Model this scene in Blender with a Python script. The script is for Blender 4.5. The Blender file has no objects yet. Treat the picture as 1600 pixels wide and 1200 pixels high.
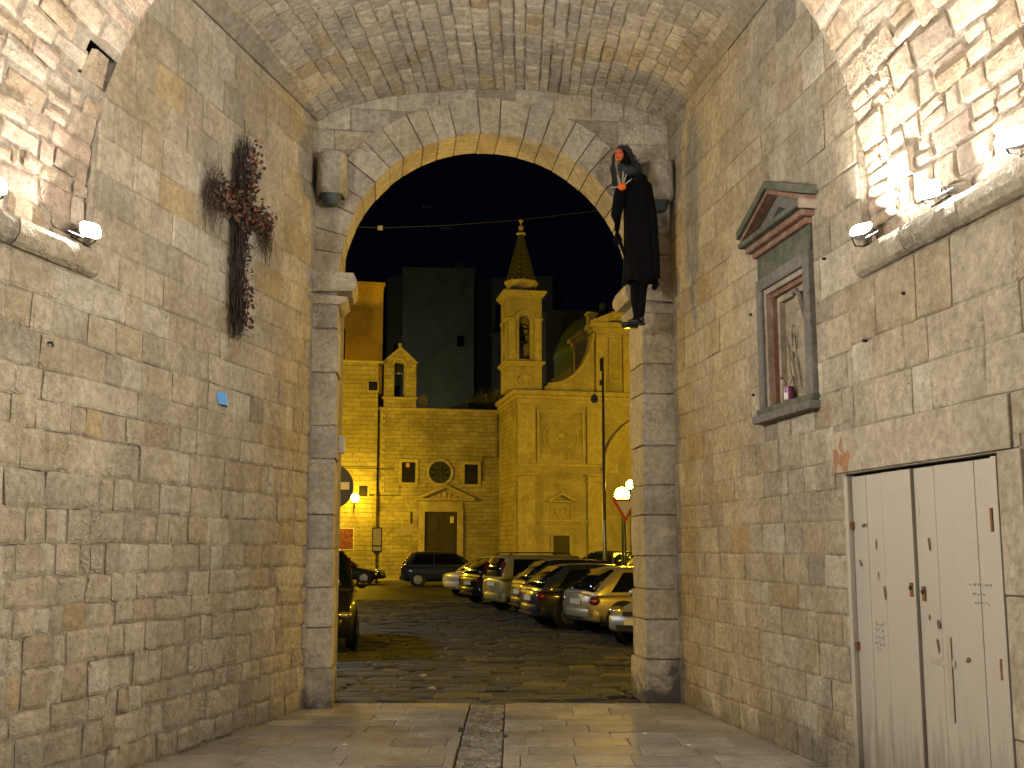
import bpy, bmesh, math, random
from mathutils import Vector, Matrix, noise
random.seed(7)
SC = bpy.context.scene
COL = SC.collection
PI = math.pi
# ------------------------------------------------------------------ camera, world, exposure
CAM_H, PITCH, FOC = 1.7, math.radians(7.5), 1600.0
cam_d = bpy.data.cameras.new('camera'); cam = bpy.data.objects.new('camera', cam_d); COL.objects.link(cam)
cam.location = (0, 0, CAM_H); cam.rotation_euler = (PI / 2 + PITCH, 0, 0)
cam_d.sensor_width = 36; cam_d.lens = 36 * FOC / 1600; cam_d.shift_y = 44.4 / 1600
cam_d.clip_start = 0.05; cam_d.clip_end = 2000
SC.camera = cam
W = bpy.data.worlds.new('World'); SC.world = W; W.use_nodes = True
bg = W.node_tree.nodes['Background']; bg.inputs[0].default_value = (0.12, 0.2, 0.55, 1); bg.inputs[1].default_value = 0.004
SC.view_settings.view_transform = 'Standard'; SC.view_settings.look = 'None'
SC.view_settings.exposure = 0.0; SC.view_settings.gamma = 1; SC.view_settings.use_curve_mapping = False
SC.render.engine = 'CYCLES'
SC.cycles.max_bounces = 8; SC.cycles.diffuse_bounces = 5; SC.cycles.glossy_bounces = 3
SC.cycles.transmission_bounces = 3; SC.cycles.sample_clamp_indirect = 4; SC.cycles.use_denoising = True
SC.cycles.caustics_reflective = False; SC.cycles.caustics_refractive = False
FLOOD = 2250.0     # interior floodlight glass emission
SODIUM = (1.0, 0.60, 0.018)

# ------------------------------------------------------------------ picture point -> place point on a real plane
Fv = Vector((0, math.cos(PITCH), math.sin(PITCH))); Uv = Vector((0, -math.sin(PITCH), math.cos(PITCH)))
C0 = Vector((0, 0, CAM_H)); PPY = 855 - FOC * math.tan(PITCH)
def ray(px, py): return Vector(((px - 800) / FOC, 0, 0)) + Uv * ((PPY - py) / FOC) + Fv
def on_plane(px, py, q, n):
    d = ray(px, py); n = Vector(n); return C0 + d * (n.dot(Vector(q) - C0) / n.dot(d))
def at(px, py, y): return on_plane(px, py, (0, y, 0), (0, 1, 0))
def on_floor(px, py): return on_plane(px, py, (0, 0, 0), (0, 0, 1))
def project(p):
    v = Vector(p) - C0; z = v.dot(Fv)
    if z < 0.1: return None
    return (800 + FOC * v.x / z, PPY - FOC * v.dot(Uv) / z)

# ------------------------------------------------------------------ materials
def nt(name):
    m = bpy.data.materials.new(name); m.use_nodes = True
    t = m.node_tree; b = t.nodes['Principled BSDF']; return m, t, b
def N(t, typ, **kw):
    n = t.nodes.new(typ)
    for k, v in kw.items():
        if k.startswith('i_'): n.inputs[int(k[2:]) if k[2:].isdigit() else k[2:]].default_value = v
        else: setattr(n, k, v)
    return n
def mixc(t, a, b, fac, mode='MIX'):
    n = t.nodes.new('ShaderNodeMix'); n.data_type = 'RGBA'; n.blend_type = mode
    for inp, v in ((n.inputs[6], a), (n.inputs[7], b), (n.inputs[0], fac)):
        if hasattr(v, 'links'): t.links.new(v, inp)
        elif isinstance(v, (int, float)): inp.default_value = v
        else: inp.default_value = (*v, 1) if len(v) == 3 else v
    return n.outputs[2]
def ramp(t, fac, stops):
    r = t.nodes.new('ShaderNodeValToRGB'); t.links.new(fac, r.inputs[0])
    e = r.color_ramp.elements
    while len(e) < len(stops): e.new(0.5)
    for q, (p, c) in zip(e, stops): q.position = p; q.color = (*c, 1) if len(c) == 3 else c
    return r.outputs[0]
def math_(t, op, a, b=0.0):
    n = t.nodes.new('ShaderNodeMath'); n.operation = op
    for i, v in enumerate((a, b)):
        if hasattr(v, 'links'): t.links.new(v, n.inputs[i])
        else: n.inputs[i].default_value = v
    return n.outputs[0]
def noise_n(t, vec, scale, detail=5, rough=.6, dist=0):
    n = t.nodes.new('ShaderNodeTexNoise'); n.inputs['Scale'].default_value = scale; n.inputs['Detail'].default_value = detail
    n.inputs['Roughness'].default_value = rough; n.inputs['Distortion'].default_value = dist
    t.links.new(vec, n.inputs['Vector']); return n.outputs['Fac']
def noise_col(t, vec, scale):
    n = t.nodes.new('ShaderNodeTexNoise'); n.inputs['Scale'].default_value = scale; t.links.new(vec, n.inputs['Vector']); return n.outputs['Color']
def world_vec(t):
    return t.nodes.new('ShaderNodeNewGeometry').outputs['Position']
def stone_mat(name, base=(1, 1, 1), bump=.6, bscale=26, rough=.9, grime=.35, tinted=True, streak=.3, pits=.5, gcol=(.17, .15, .125), gscale=1.1, spec=.3, damp=0):
    m, t, b = nt(name); L = t.links; pos = world_vec(t)
    if tinted:
        a = t.nodes.new('ShaderNodeAttribute'); a.attribute_name = 'tint'; col = a.outputs['Color']
        col = mixc(t, col, base, 1.0, 'MULTIPLY')
    else: 
        rgb = t.nodes.new('ShaderNodeRGB'); rgb.outputs[0].default_value = (*base, 1); col = rgb.outputs[0]
    n1 = noise_n(t, pos, 3.1, 6, .65); n2 = noise_n(t, pos, 17, 5, .7); n3 = noise_n(t, pos, gscale, 7, .62, .6)
    col = mixc(t, col, ramp(t, n1, ((.28, (.76, .73, .67)), (.70, (1.18, 1.17, 1.14)))), 1.0, 'MULTIPLY')
    col = mixc(t, col, ramp(t, n2, ((.32, (.62, .59, .55)), (.64, (1.14, 1.14, 1.14)))), .85, 'MULTIPLY')
    if streak:                                     # vertical rain and soot streaks
        mp = t.nodes.new('ShaderNodeMapping'); mp.inputs['Scale'].default_value = (5, 5, .7); L.new(pos, mp.inputs[0])
        s = noise_n(t, mp.outputs[0], 1.6, 5, .6)
        col = mixc(t, col, gcol, math_(t, 'MULTIPLY', ramp(t, s, ((.5, (0, 0, 0)), (.78, (1, 1, 1)))), streak))
    if grime: col = mixc(t, col, gcol, math_(t, 'MULTIPLY', ramp(t, n3, ((.48, (0, 0, 0)), (.7, (1, 1, 1)))), grime))
    if damp:                                       # black damp and soot patches at the foot of the masonry
        sz = t.nodes.new('ShaderNodeSeparateXYZ'); L.new(pos, sz.inputs[0])
        hh = math_(t, 'ADD', math_(t, 'MULTIPLY', sz.outputs[2], -1.1), math_(t, 'MULTIPLY', noise_n(t, pos, 1.9, 6, .7, .4), 2.1))
        col = mixc(t, col, (.045, .045, .048), math_(t, 'MULTIPLY', ramp(t, hh, ((.66, (0, 0, 0)), (1.0, (1, 1, 1)))), damp))
    v = t.nodes.new('ShaderNodeTexVoronoi'); v.inputs['Scale'].default_value = 38; L.new(pos, v.inputs['Vector'])
    pit = ramp(t, v.outputs['Distance'], ((.05, (0, 0, 0)), (.22, (1, 1, 1))))
    pm = ramp(t, noise_n(t, pos, 6, 3), ((.5, (0, 0, 0)), (.62, (1, 1, 1))))
    pitf = math_(t, 'MULTIPLY', math_(t, 'MULTIPLY', math_(t, 'SUBTRACT', 1, pit), pm), pits)
    col = mixc(t, col, (.12, .105, .085), pitf)
    L.new(col, b.inputs['Base Color']); b.inputs['Roughness'].default_value = rough
    b.inputs['Specular IOR Level'].default_value = spec
    h = math_(t, 'ADD', math_(t, 'MULTIPLY', noise_n(t, pos, bscale, 7, .75), .55), math_(t, 'MULTIPLY', noise_n(t, pos, bscale * .3, 4, .6), 1.1))
    h = math_(t, 'SUBTRACT', h, math_(t, 'MULTIPLY', pitf, .8))
    if pits:
        v2 = t.nodes.new('ShaderNodeTexVoronoi'); v2.feature = 'DISTANCE_TO_EDGE'; v2.inputs['Scale'].default_value = 21; v2.inputs['Randomness'].default_value = 1
        L.new(mixc(t, pos, noise_col(t, pos, 9), .09), v2.inputs['Vector'])
        am = ramp(t, noise_n(t, pos, 1.7, 5, .6), ((.52, (0, 0, 0)), (.64, (1, 1, 1))))
        h = math_(t, 'ADD', h, math_(t, 'MULTIPLY', math_(t, 'MULTIPLY', ramp(t, v2.outputs['Distance'], ((.0, (1, 1, 1)), (.3, (0, 0, 0)))), am), .35))
    bp = t.nodes.new('ShaderNodeBump'); bp.inputs['Strength'].default_value = min(1, bump); bp.inputs['Distance'].default_value = .035 * max(1, bump)
    L.new(h, bp.inputs['Height']); L.new(bp.outputs[0], b.inputs['Normal'])
    return m
def plain(name, col, rough=.6, metal=0, coat=0, bump=0, bscale=40, var=.0, spec=.5):
    m, t, b = nt(name); b.inputs['Roughness'].default_value = rough; b.inputs['Metallic'].default_value = metal
    b.inputs['Coat Weight'].default_value = coat; b.inputs['Coat Roughness'].default_value = .05; b.inputs['Base Color'].default_value = (*col, 1)
    b.inputs['Specular IOR Level'].default_value = spec
    tc = t.nodes.new('ShaderNodeTexCoord')
    if var:
        f = noise_n(t, tc.outputs['Object'], bscale * .3, 6, .7)
        t.links.new(mixc(t, col, ramp(t, f, ((.3, (1 - var,) * 3), (.7, (1 + var,) * 3))), 1, 'MULTIPLY'), b.inputs['Base Color'])
    if bump:
        bp = t.nodes.new('ShaderNodeBump'); bp.inputs['Strength'].default_value = bump; bp.inputs['Distance'].default_value = .01
        t.links.new(noise_n(t, tc.outputs['Object'], bscale, 5, .7), bp.inputs['Height']); t.links.new(bp.outputs[0], b.inputs['Normal'])
    return m
def emis(name, col, s):
    m, t, b = nt(name); b.inputs['Base Color'].default_value = (*col, 1)
    b.inputs['Emission Color'].default_value = (*col, 1); b.inputs['Emission Strength'].default_value = s; return m
def facade_mat(name, col, row=.23, wid=.5, bump=.5, cvar=.25, stain=.35, mort=.72):
    """coursed stone seen from sixty metres: courses in relief in the facade's own frame"""
    m, t, b = nt(name); L = t.links; tc = t.nodes.new('ShaderNodeTexCoord')
    mp = t.nodes.new('ShaderNodeMapping'); mp.inputs['Rotation'].default_value = (PI / 2, 0, 0); L.new(tc.outputs['Object'], mp.inputs[0])
    # swap so the brick rows stack along z; x+y keeps side faces coursed too
    sp = t.nodes.new('ShaderNodeSeparateXYZ'); L.new(tc.outputs['Object'], sp.inputs[0])
    cb = t.nodes.new('ShaderNodeCombineXYZ'); dn = math_(t, 'MULTIPLY', math_(t, 'SUBTRACT', noise_n(t, tc.outputs['Object'], 1.3, 4, .6), .5), .22)
    L.new(math_(t, 'ADD', math_(t, 'ADD', sp.outputs[0], sp.outputs[1]), math_(t, 'MULTIPLY', dn, 2.0)), cb.inputs[0]); L.new(math_(t, 'ADD', sp.outputs[2], dn), cb.inputs[1])
    br = t.nodes.new('ShaderNodeTexBrick'); L.new(cb.outputs[0], br.inputs['Vector'])
    br.inputs['Scale'].default_value = 1; br.inputs['Brick Width'].default_value = wid; br.inputs['Row Height'].default_value = row
    br.inputs['Mortar Size'].default_value = .012; br.inputs['Mortar Smooth'].default_value = .6; br.inputs['Bias'].default_value = 0
    br.inputs['Color1'].default_value = (1, 1, 1, 1); br.inputs['Color2'].default_value = (1 - cvar, 1 - cvar, 1 - cvar, 1); br.inputs['Mortar'].default_value = (mort, mort, mort, 1)
    c = mixc(t, col, br.outputs['Color'], 1, 'MULTIPLY')
    n1 = noise_n(t, tc.outputs['Object'], .55, 7, .68, .5); n2 = noise_n(t, tc.outputs['Object'], 4.5, 5, .7)
    c = mixc(t, c, ramp(t, n1, ((.3, (1 - stain,) * 3), (.65, (1.08,) * 3))), 1, 'MULTIPLY')
    c = mixc(t, c, ramp(t, n2, ((.3, (.82,) * 3), (.7, (1.1,) * 3))), 1, 'MULTIPLY')
    L.new(c, b.inputs['Base Color']); b.inputs['Roughness'].default_value = .92; b.inputs['Specular IOR Level'].default_value = .2
    h = math_(t, 'ADD', math_(t, 'MULTIPLY', br.outputs['Fac'], -1.0), math_(t, 'MULTIPLY', noise_n(t, tc.outputs['Object'], 3.5, 5, .7), .8))
    bp = t.nodes.new('ShaderNodeBump'); bp.inputs['Strength'].default_value = bump; bp.inputs['Distance'].default_value = .06
    L.new(h, bp.inputs['Height']); L.new(bp.outputs[0], b.inputs['Normal']); return m

M = {}
M['ashlar'] = stone_mat('old_limestone', (1.0, 1.0, .95), bump=1.0, bscale=30, grime=.18, pits=.7, streak=.22, damp=.4)
M['rubble'] = stone_mat('rubble_limestone', (1.02, .97, .92), bump=.9, bscale=20, grime=.15, streak=.1)
M['vault'] = stone_mat('vault_stone', (1.08, 1.06, 1.0), bump=.9, bscale=30, grime=.2, streak=0)
M['gate'] = stone_mat('gate_stone', (1.02, 1.0, .95), bump=.9, bscale=22, grime=.28, streak=.28, damp=.85)
M['mortar'] = stone_mat('lime_mortar', (.36, .32, .255), bump=.9, bscale=40, tinted=False, grime=.3, pits=0)
M['mortar_pale'] = stone_mat('pale_mortar', (.44, .39, .32), bump=.9, bscale=34, tinted=False, grime=.2, pits=.2)
M['slab'] = stone_mat('paving_slab', (1.12, 1.18, 1.27), bump=.35, bscale=18, rough=.42, grime=.55, streak=0, gcol=(.12, .105, .085), gscale=1.6, spec=.5)
M['cobble'] = stone_mat('basalt_sett', (1, 1, 1), bump=.7, bscale=14, rough=.68, grime=.3, streak=0, gcol=(.03, .028, .024), spec=.5)
M['dirt_joint'] = stone_mat('joint_dirt', (.10, .085, .065), bump=.9, bscale=60, tinted=False, grime=.3, streak=0, pits=0, rough=.8)
M['road_dirt'] = stone_mat('road_dirt', (.022, .020, .017), bump=.9, bscale=40, tinted=False, grime=.3, streak=0, pits=0, rough=.6)
M['asphalt'] = stone_mat('asphalt', (.028, .030, .034), bump=.5, bscale=30, tinted=False, grime=.3, streak=0, pits=.2, rough=.55, gcol=(.03, .03, .03))
M['pavement'] = stone_mat('pavement', (.30, .28, .26), bump=.3, bscale=10, tinted=False, grime=.4, streak=0, rough=.6)
M['plaster'] = stone_mat('lintel_plaster', (.42, .375, .295), bump=.5, bscale=18, tinted=False, grime=.25, streak=.1, pits=.2)
M['dark_iron'] = plain('dark_iron', (.03, .03, .032), .5, .8, bump=.3)
M['chrome'] = plain('chrome', (.6, .6, .6), .18, 1)
M['flood_glass'] = emis('floodlight_glass', (1.0, .935, .84), FLOOD)
M['lamp_globe'] = emis('sodium_globe', SODIUM, 60)

# ------------------------------------------------------------------ object helpers
def link(name, me, mat=None, parent=None, loc=None, rot=None):
    o = bpy.data.objects.new(name, me); COL.objects.link(o)
    if mat is not None and me is not None: me.materials.append(mat)
    if loc is not None: o.location = loc
    if rot is not None: o.rotation_euler = rot
    if parent is not None: o.parent = parent
    return o
def tag(o, label=None, cat=None, group=None, kind=None):
    if label: o['label'] = label
    if cat: o['category'] = cat
    if group: o['group'] = group
    if kind: o['kind'] = kind
    return o
def thing(name, label, cat, loc=(0, 0, 0), rz=0, group=None):
    o = link(name, None, loc=loc, rot=(0, 0, rz)); o.empty_display_size = .2
    return tag(o, label, cat, group)
def setting(name, loc=(0, 0, 0), rz=0):
    o = link(name, None, loc=loc, rot=(0, 0, rz)); o['kind'] = 'structure'; return o
class MB:
    """vertex / face collector that becomes ONE mesh object, origin at its own centre"""
    def __init__(s): s.v = []; s.f = []; s.t = []; s.smooth = False
    def add(s, vs, fs, tint=None):
        k = len(s.v); s.v += [Vector(p) for p in vs]; s.f += [tuple(i + k for i in q) for q in fs]
        s.t += [tint or (1, 1, 1)] * len(vs); return s
    def box(s, a, b, tint=None):
        x0, y0, z0 = a; x1, y1, z1 = b
        vs = [(x0, y0, z0), (x1, y0, z0), (x1, y1, z0), (x0, y1, z0), (x0, y0, z1), (x1, y0, z1), (x1, y1, z1), (x0, y1, z1)]
        return s.add(vs, [(0, 3, 2, 1), (4, 5, 6, 7), (0, 1, 5, 4), (1, 2, 6, 5), (2, 3, 7, 6), (3, 0, 4, 7)], tint)
    def prism(s, pts, axis, a, b):
        """polygon pts (2-D) pushed from a to b along axis 0,1,2"""
        def P(p, w):
            q = list(p); q.insert(axis, w); return q
        n = len(pts); vs = [P(p, a) for p in pts] + [P(p, b) for p in pts]
        fs = [tuple(range(n)), tuple(range(2 * n - 1, n - 1, -1))] + [(i, i + n, (i + 1) % n + n, (i + 1) % n) for i in range(n)]
        return s.add(vs, fs)
    def tube(s, pts, r, n=8, cap=True):
        pts = [Vector(p) for p in pts]; rs = r if isinstance(r, (list, tuple)) else [r] * len(pts); vs = []; fs = []
        for i, p in enumerate(pts):
            d = (pts[min(i + 1, len(pts) - 1)] - pts[max(i - 1, 0)]).normalized()
            a = d.cross(Vector((0, 0, 1))); a = d.cross(Vector((1, 0, 0))) if a.length < .05 else a
            a.normalize(); c = d.cross(a)
            for k in range(n):
                an = 2 * PI * k / n; vs.append(p + (a * math.cos(an) + c * math.sin(an)) * rs[i])
        for i in range(len(pts) - 1):
            for k in range(n): fs.append((i * n + k, i * n + (k + 1) % n, (i + 1) * n + (k + 1) % n, (i + 1) * n + k))
        if cap: fs += [tuple(range(n - 1, -1, -1)), tuple((len(pts) - 1) * n + k for k in range(n))]
        return s.add(vs, fs)
    def lathe(s, prof, n=20, c=(0, 0, 0), axis='z', a0=0, a1=2 * PI):
        vs = []; fs = []; full = abs(a1 - a0 - 2 * PI) < 1e-6; m = n if full else n + 1
        for r, h in prof:
            for k in range(m):
                an = a0 + (a1 - a0) * k / n; x, y = r * math.cos(an), r * math.sin(an)
                p = (x, y, h) if axis == 'z' else ((x, h, y) if axis == 'y' else (h, x, y))
                vs.append(Vector(c) + Vector(p))
        for i in range(len(prof) - 1):
            for k in range(n):
                k2 = (k + 1) % m; fs.append((i * m + k, i * m + k2, (i + 1) * m + k2, (i + 1) * m + k))
        if full: fs += [tuple(range(m - 1, -1, -1)), tuple((len(prof) - 1) * m + k for k in range(m))]
        return s.add(vs, fs)
    def ball(s, c, r, n=10, m=7, jit=0):
        rx, ry, rz = (r, r, r) if isinstance(r, (int, float)) else r; vs = []; fs = []
        for i in range(m + 1):
            th = PI * i / m
            for k in range(n):
                ph = 2 * PI * k / n; q = 1 + random.uniform(-jit, jit)
                vs.append((c[0] + rx * q * math.sin(th) * math.cos(ph), c[1] + ry * q * math.sin(th) * math.sin(ph), c[2] + rz * q * math.cos(th)))
        for i in range(m):
            for k in range(n): fs.append((i * n + k, (i + 1) * n + k, (i + 1) * n + (k + 1) % n, i * n + (k + 1) % n))
        return s.add(vs, fs)
    def build(s, name, mat, parent=None, smooth=False, center=True, tint=False, fix=True, bevel=0):
        me = bpy.data.meshes.new(name)
        c = Vector((0, 0, 0))
        if center and s.v:
            lo = Vector([min(p[i] for p in s.v) for i in range(3)]); hi = Vector([max(p[i] for p in s.v) for i in range(3)]); c = (lo + hi) / 2
        me.from_pydata([p - c for p in s.v], [], s.f)
        if fix:
            bm = bmesh.new(); bm.from_mesh(me); 
            if not tint: bmesh.ops.remove_doubles(bm, verts=bm.verts, dist=1e-5)
            bmesh.ops.recalc_face_normals(bm, faces=bm.faces); bm.to_mesh(me); bm.free()
        if tint:
            at_ = me.attributes.new('tint', 'FLOAT_COLOR', 'POINT')
            at_.data.foreach_set('color', [q for c_ in s.t for q in (*c_, 1)])
        if smooth: me.polygons.foreach_set('use_smooth', [True] * len(me.polygons))
        me.materials.append(mat)
        o = bpy.data.objects.new(name, me); COL.objects.link(o); o.location = c
        if parent is not None: o.parent = parent
        if bevel:
            bv = o.modifiers.new('bevel', 'BEVEL'); bv.width = bevel; bv.segments = 2; bv.limit_method = 'ANGLE'
        return o

PAL = [((.47, .415, .33), 12), ((.50, .45, .37), 8), ((.44, .375, .28), 4), ((.42, .38, .315), 3), ((.46, .365, .23), .7), ((.36, .325, .275), .9), ((.54, .50, .43), 3)]
def pick(pal=PAL, v=.07):
    r = random.uniform(0, sum(w for _, w in pal))
    for c, w in pal:
        r -= w
        if r <= 0: break
    k = 1 + random.uniform(-v, v); return tuple(max(0, x * k) for x in c)
def stone_geo(surf, ua, ub, va, vb, proud, inset, jit, skirt=.045, bevel=.012, quad=None):
    """one stone in surface space: 4x4 front grid, outer ring set back, skirt running into the wall (42 triangles)"""
    if quad is None: quad = [(ua, va), (ub, va), (ub, vb), (ua, vb)]
    lu = min(abs(ub - ua), abs(vb - va)); ins = min(inset, lu * .3)
    q = [(u + random.uniform(-jit, jit), v + random.uniform(-jit, jit)) for u, v in quad]
    du = math.dist(q[0], q[1]) or 1; dv = math.dist(q[0], q[3]) or 1
    fu = [0, ins / du, 1 - ins / du, 1]; fv = [0, ins / dv, 1 - ins / dv, 1]
    vs = []; fs = []; tilt = (random.uniform(-1, 1), random.uniform(-1, 1)); amp = proud * .35
    for j in range(4):
        for i in range(4):
            a, b = fu[i], fv[j]
            u = (1 - a) * (1 - b) * q[0][0] + a * (1 - b) * q[1][0] + a * b * q[2][0] + (1 - a) * b * q[3][0]
            v = (1 - a) * (1 - b) * q[0][1] + a * (1 - b) * q[1][1] + a * b * q[2][1] + (1 - a) * b * q[3][1]
            edge = i in (0, 3) or j in (0, 3)
            w = proud + amp * (tilt[0] * (a - .5) + tilt[1] * (b - .5)) + random.uniform(-1, 1) * amp * .35
            if edge:
                w -= bevel * random.uniform(.6, 1.5)
                u += random.uniform(-jit, jit) * .6; v += random.uniform(-jit, jit) * .6
            vs.append(surf(u, v, w))
    ring = [0, 1, 2, 3, 7, 11, 15, 14, 13, 12, 8, 4]
    for j in range(3):
        for i in range(3): k = j * 4 + i; fs.append((k, k + 1, k + 5, k + 4))
    uv = [(fu[k % 4], fv[k // 4]) for k in ring]
    for (a, b) in uv:
        u = (1 - a) * (1 - b) * q[0][0] + a * (1 - b) * q[1][0] + a * b * q[2][0] + (1 - a) * b * q[3][0]
        v = (1 - a) * (1 - b) * q[0][1] + a * (1 - b) * q[1][1] + a * b * q[2][1] + (1 - a) * b * q[3][1]
        vs.append(surf(u, v, -skirt))
    for i in range(12): fs.append((ring[i], 16 + i, 16 + (i + 1) % 12, ring[(i + 1) % 12]))
    return vs, fs
def courses(u0, u1, v0, v1, hr, wr, gap=.005, skip=None, wob=0):
    out = []; v = v0
    while v < v1 - .03:
        h = random.uniform(*hr); h = v1 - v if v + h > v1 - hr[0] * .5 else h
        u = u0 - random.uniform(0, wr[0])
        while u < u1:
            w = random.uniform(*wr) * (1 if random.random() > .12 else .55)
            a, b = max(u, u0), min(u + w, u1)
            if b - a > .05 and not (skip and skip((a + b) / 2, v + h / 2, a, b, v, v + h)):
                out.append((a + gap / 2, b - gap / 2, v + gap / 2, v + h - gap / 2))
            u += w
        v += h
    return out
def masonry(items, surf, name, mat, parent, proud=(.004, .016), inset=.02, jit=.006, bevel=.01, pal=PAL, limit=300, colf=None, skirt=.045):
    """items = rectangles or quads on the surface. The largest `limit` in the picture become parts, the rest one 'stuff' part."""
    sc = []
    for it in items:
        quad = it if isinstance(it[0], tuple) else [(it[0], it[2]), (it[1], it[2]), (it[1], it[3]), (it[0], it[3])]
        ps = [project(surf(u, v, 0)) for u, v in quad]; area = 0
        if all(ps):
            xs = [min(1640, max(-40, p[0])) for p in ps]; ys = [min(1240, max(-40, p[1])) for p in ps]
            area = abs(sum(xs[i] * ys[(i + 1) % 4] - xs[(i + 1) % 4] * ys[i] for i in range(4))) / 2
        sc.append((area, quad))
    sc.sort(key=lambda q: -q[0]); rest = MB(); first = True
    for k, (area, quad) in enumerate(sc):
        ua = min(p[0] for p in quad); ub = max(p[0] for p in quad); va = min(p[1] for p in quad); vb = max(p[1] for p in quad)
        tint = pick(pal)
        if colf: tint = colf(surf((ua + ub) / 2, (va + vb) / 2, 0), tint)
        vs, fs = stone_geo(surf, ua, ub, va, vb, random.uniform(*proud), inset, jit, bevel=bevel, quad=quad, skirt=skirt)
        if k < limit and area > 30:
            MB().add(vs, fs, tint).build(name, mat, parent, tint=True, fix=False)
        else: rest.add(vs, fs, tint)
    if rest.v:
        o = rest.build('small_' + name + 's', mat, parent, tint=True, fix=False); o['kind'] = 'stuff'
def sheet(surf, u0, u1, v0, v1, nu, nv, w=-.02):
    m = MB(); vs = [surf(u0 + (u1 - u0) * i / nu, v0 + (v1 - v0) * j / nv, w) for j in range(nv + 1) for i in range(nu + 1)]
    fs = [(j * (nu + 1) + i, j * (nu + 1) + i + 1, (j + 1) * (nu + 1) + i + 1, (j + 1) * (nu + 1) + i) for j in range(nv) for i in range(nu)]
    return m.add(vs, fs)

# ================================================================== THE PASSAGE
LC = Vector((-2.21, 11.16, 0)); RC = Vector((1.86, 11.66, 0))
dL = Vector((-.238, -1, 0)).normalized(); nL = Vector((1, -.238, 0)).normalized()
dR = Vector((.171, -1, 0)).normalized(); nR = Vector((-1, -.171, 0)).normalized()
SL = lambda u, v, w: LC + dL * u + Vector((0, 0, v)) + nL * w
SR = lambda u, v, w: RC + dR * u + Vector((0, 0, v)) + nR * w
uL = lambda y: (LC.y - y) / -dL.y; uR = lambda y: (RC.y - y) / -dR.y
xL = lambda y: LC.x - .238 * (LC.y - y); xR = lambda y: RC.x + .171 * (RC.y - y)
YV = 7.38                        # where the rubble vault ends and the higher bay begins
Z_C0, Z_C1 = 3.66, 3.86          # stone ledge
UEL, UER = uL(2.8), uR(2.8)

def box_on(S, u0, u1, v0, v1, w0, w1, mb=None):
    mb = mb or MB()
    vs = [S(u, v, w) for w in (w0, w1) for v in (v0, v1) for u in (u0, u1)]
    return mb.add(vs, [(0, 1, 3, 2), (4, 6, 7, 5), (0, 4, 5, 1), (2, 3, 7, 6), (0, 2, 6, 4), (1, 5, 7, 3)])

left_wall = thing('passage_wall', 'long pale limestone wall on the left, carrying the twig cross', 'wall', LC)
right_wall = thing('passage_wall', 'long pale limestone wall on the right, with the painted shrine and white door', 'wall', RC)
for o in (left_wall, right_wall): o['group'] = 'side walls of the passage'
def par(root):      # parts are built in world space, then parented keeping place
    bpy.context.view_layer.update()
    for o in list(COL.objects):
        if o.get('_p') == root.name: o.parent = root; o.matrix_parent_inverse = root.matrix_world.inverted(); del o['_p']
class Grp:
    """collects everything built in world space during a 'with', then parents it to root"""
    def __init__(s, root): s.root = root
    def __enter__(s): s.before = set(o.name for o in COL.objects); return s
    def __exit__(s, *a):
        bpy.context.view_layer.update(); inv = s.root.matrix_world.inverted()
        for o in COL.objects:
            if o.name not in s.before and o is not s.root and o.parent is None: 
                o.parent = s.root; o.matrix_parent_inverse = inv

def skipL(u, v, a, b, c, d):
    return c >= Z_C0 - .02 and v < Z_C1 + .02 and b > uL(YV) or (v > Z_C1 and a > uL(YV) - .05)
with Grp(left_wall):
    m = box_on(SL, -.9, uL(YV) + .02, -.3, 6.9, -.7, -.011); box_on(SL, uL(YV) + .02, uL(-6), -.3, 3.80, -.7, -.011, m); box_on(SL, uL(YV) + .02, uL(-6), 3.80, 6.9, -1.6, -.9, m); m.build('wall_core', M['mortar'])
    it = courses(0, UEL, 0, 2.5, (.17, .27), (.13, .42), gap=.009)
    masonry(it, SL, 'rough_stone', M['ashlar'], None, proud=(-.001, .022), inset=.034, jit=.013, bevel=.014)
    it = courses(0, UEL, 2.5, Z_C0 - .004, (.19, .27), (.16, .5))
    masonry(it, SL, 'stone', M['ashlar'], None, proud=(-.002, .012), inset=.022, jit=.010, bevel=.008)
    it = courses(0, uL(YV), Z_C0 + .002, 6.52, (.25, .33), (.26, .6))
    masonry(it, SL, 'upper_stone', M['ashlar'], None, proud=(-.004, .004), inset=.014, jit=.006, bevel=.007, limit=160)
DOOR = (4.0, 5.72, 2.25); NICHE = (2.5, 3.56, 2.82, 4.34); LINT = (3.8, 5.92, 2.26, 2.585)
def hit(a, b, c, d, R): return a < R[1] and b > R[0] and c < R[3] and d > R[2]
def fit(items, boxes):
    """trim stones against openings instead of dropping them"""
    out = []
    for a, b, c, d in items:
        ok = True
        for R in boxes:
            if hit(a, b, c, d, R):
                if a < R[0] - .06: b = R[0] - .006
                elif b > R[1] + .06: a = R[1] + .006
                elif c < R[2] - .06: d = R[2] - .006
                elif d > R[3] + .06: c = R[3] + .006
                else: ok = False
                if ok and hit(a, b, c, d, R): ok = False
        if ok and b - a > .04 and d - c > .04: out.append((a, b, c, d))
    return out
RB = [(DOOR[0] - .06, DOOR[1] + .06, -1, DOOR[2] + .01), LINT, NICHE, (DOOR[1] + .06, DOOR[1] + .28, -1, 2.26)]
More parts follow.
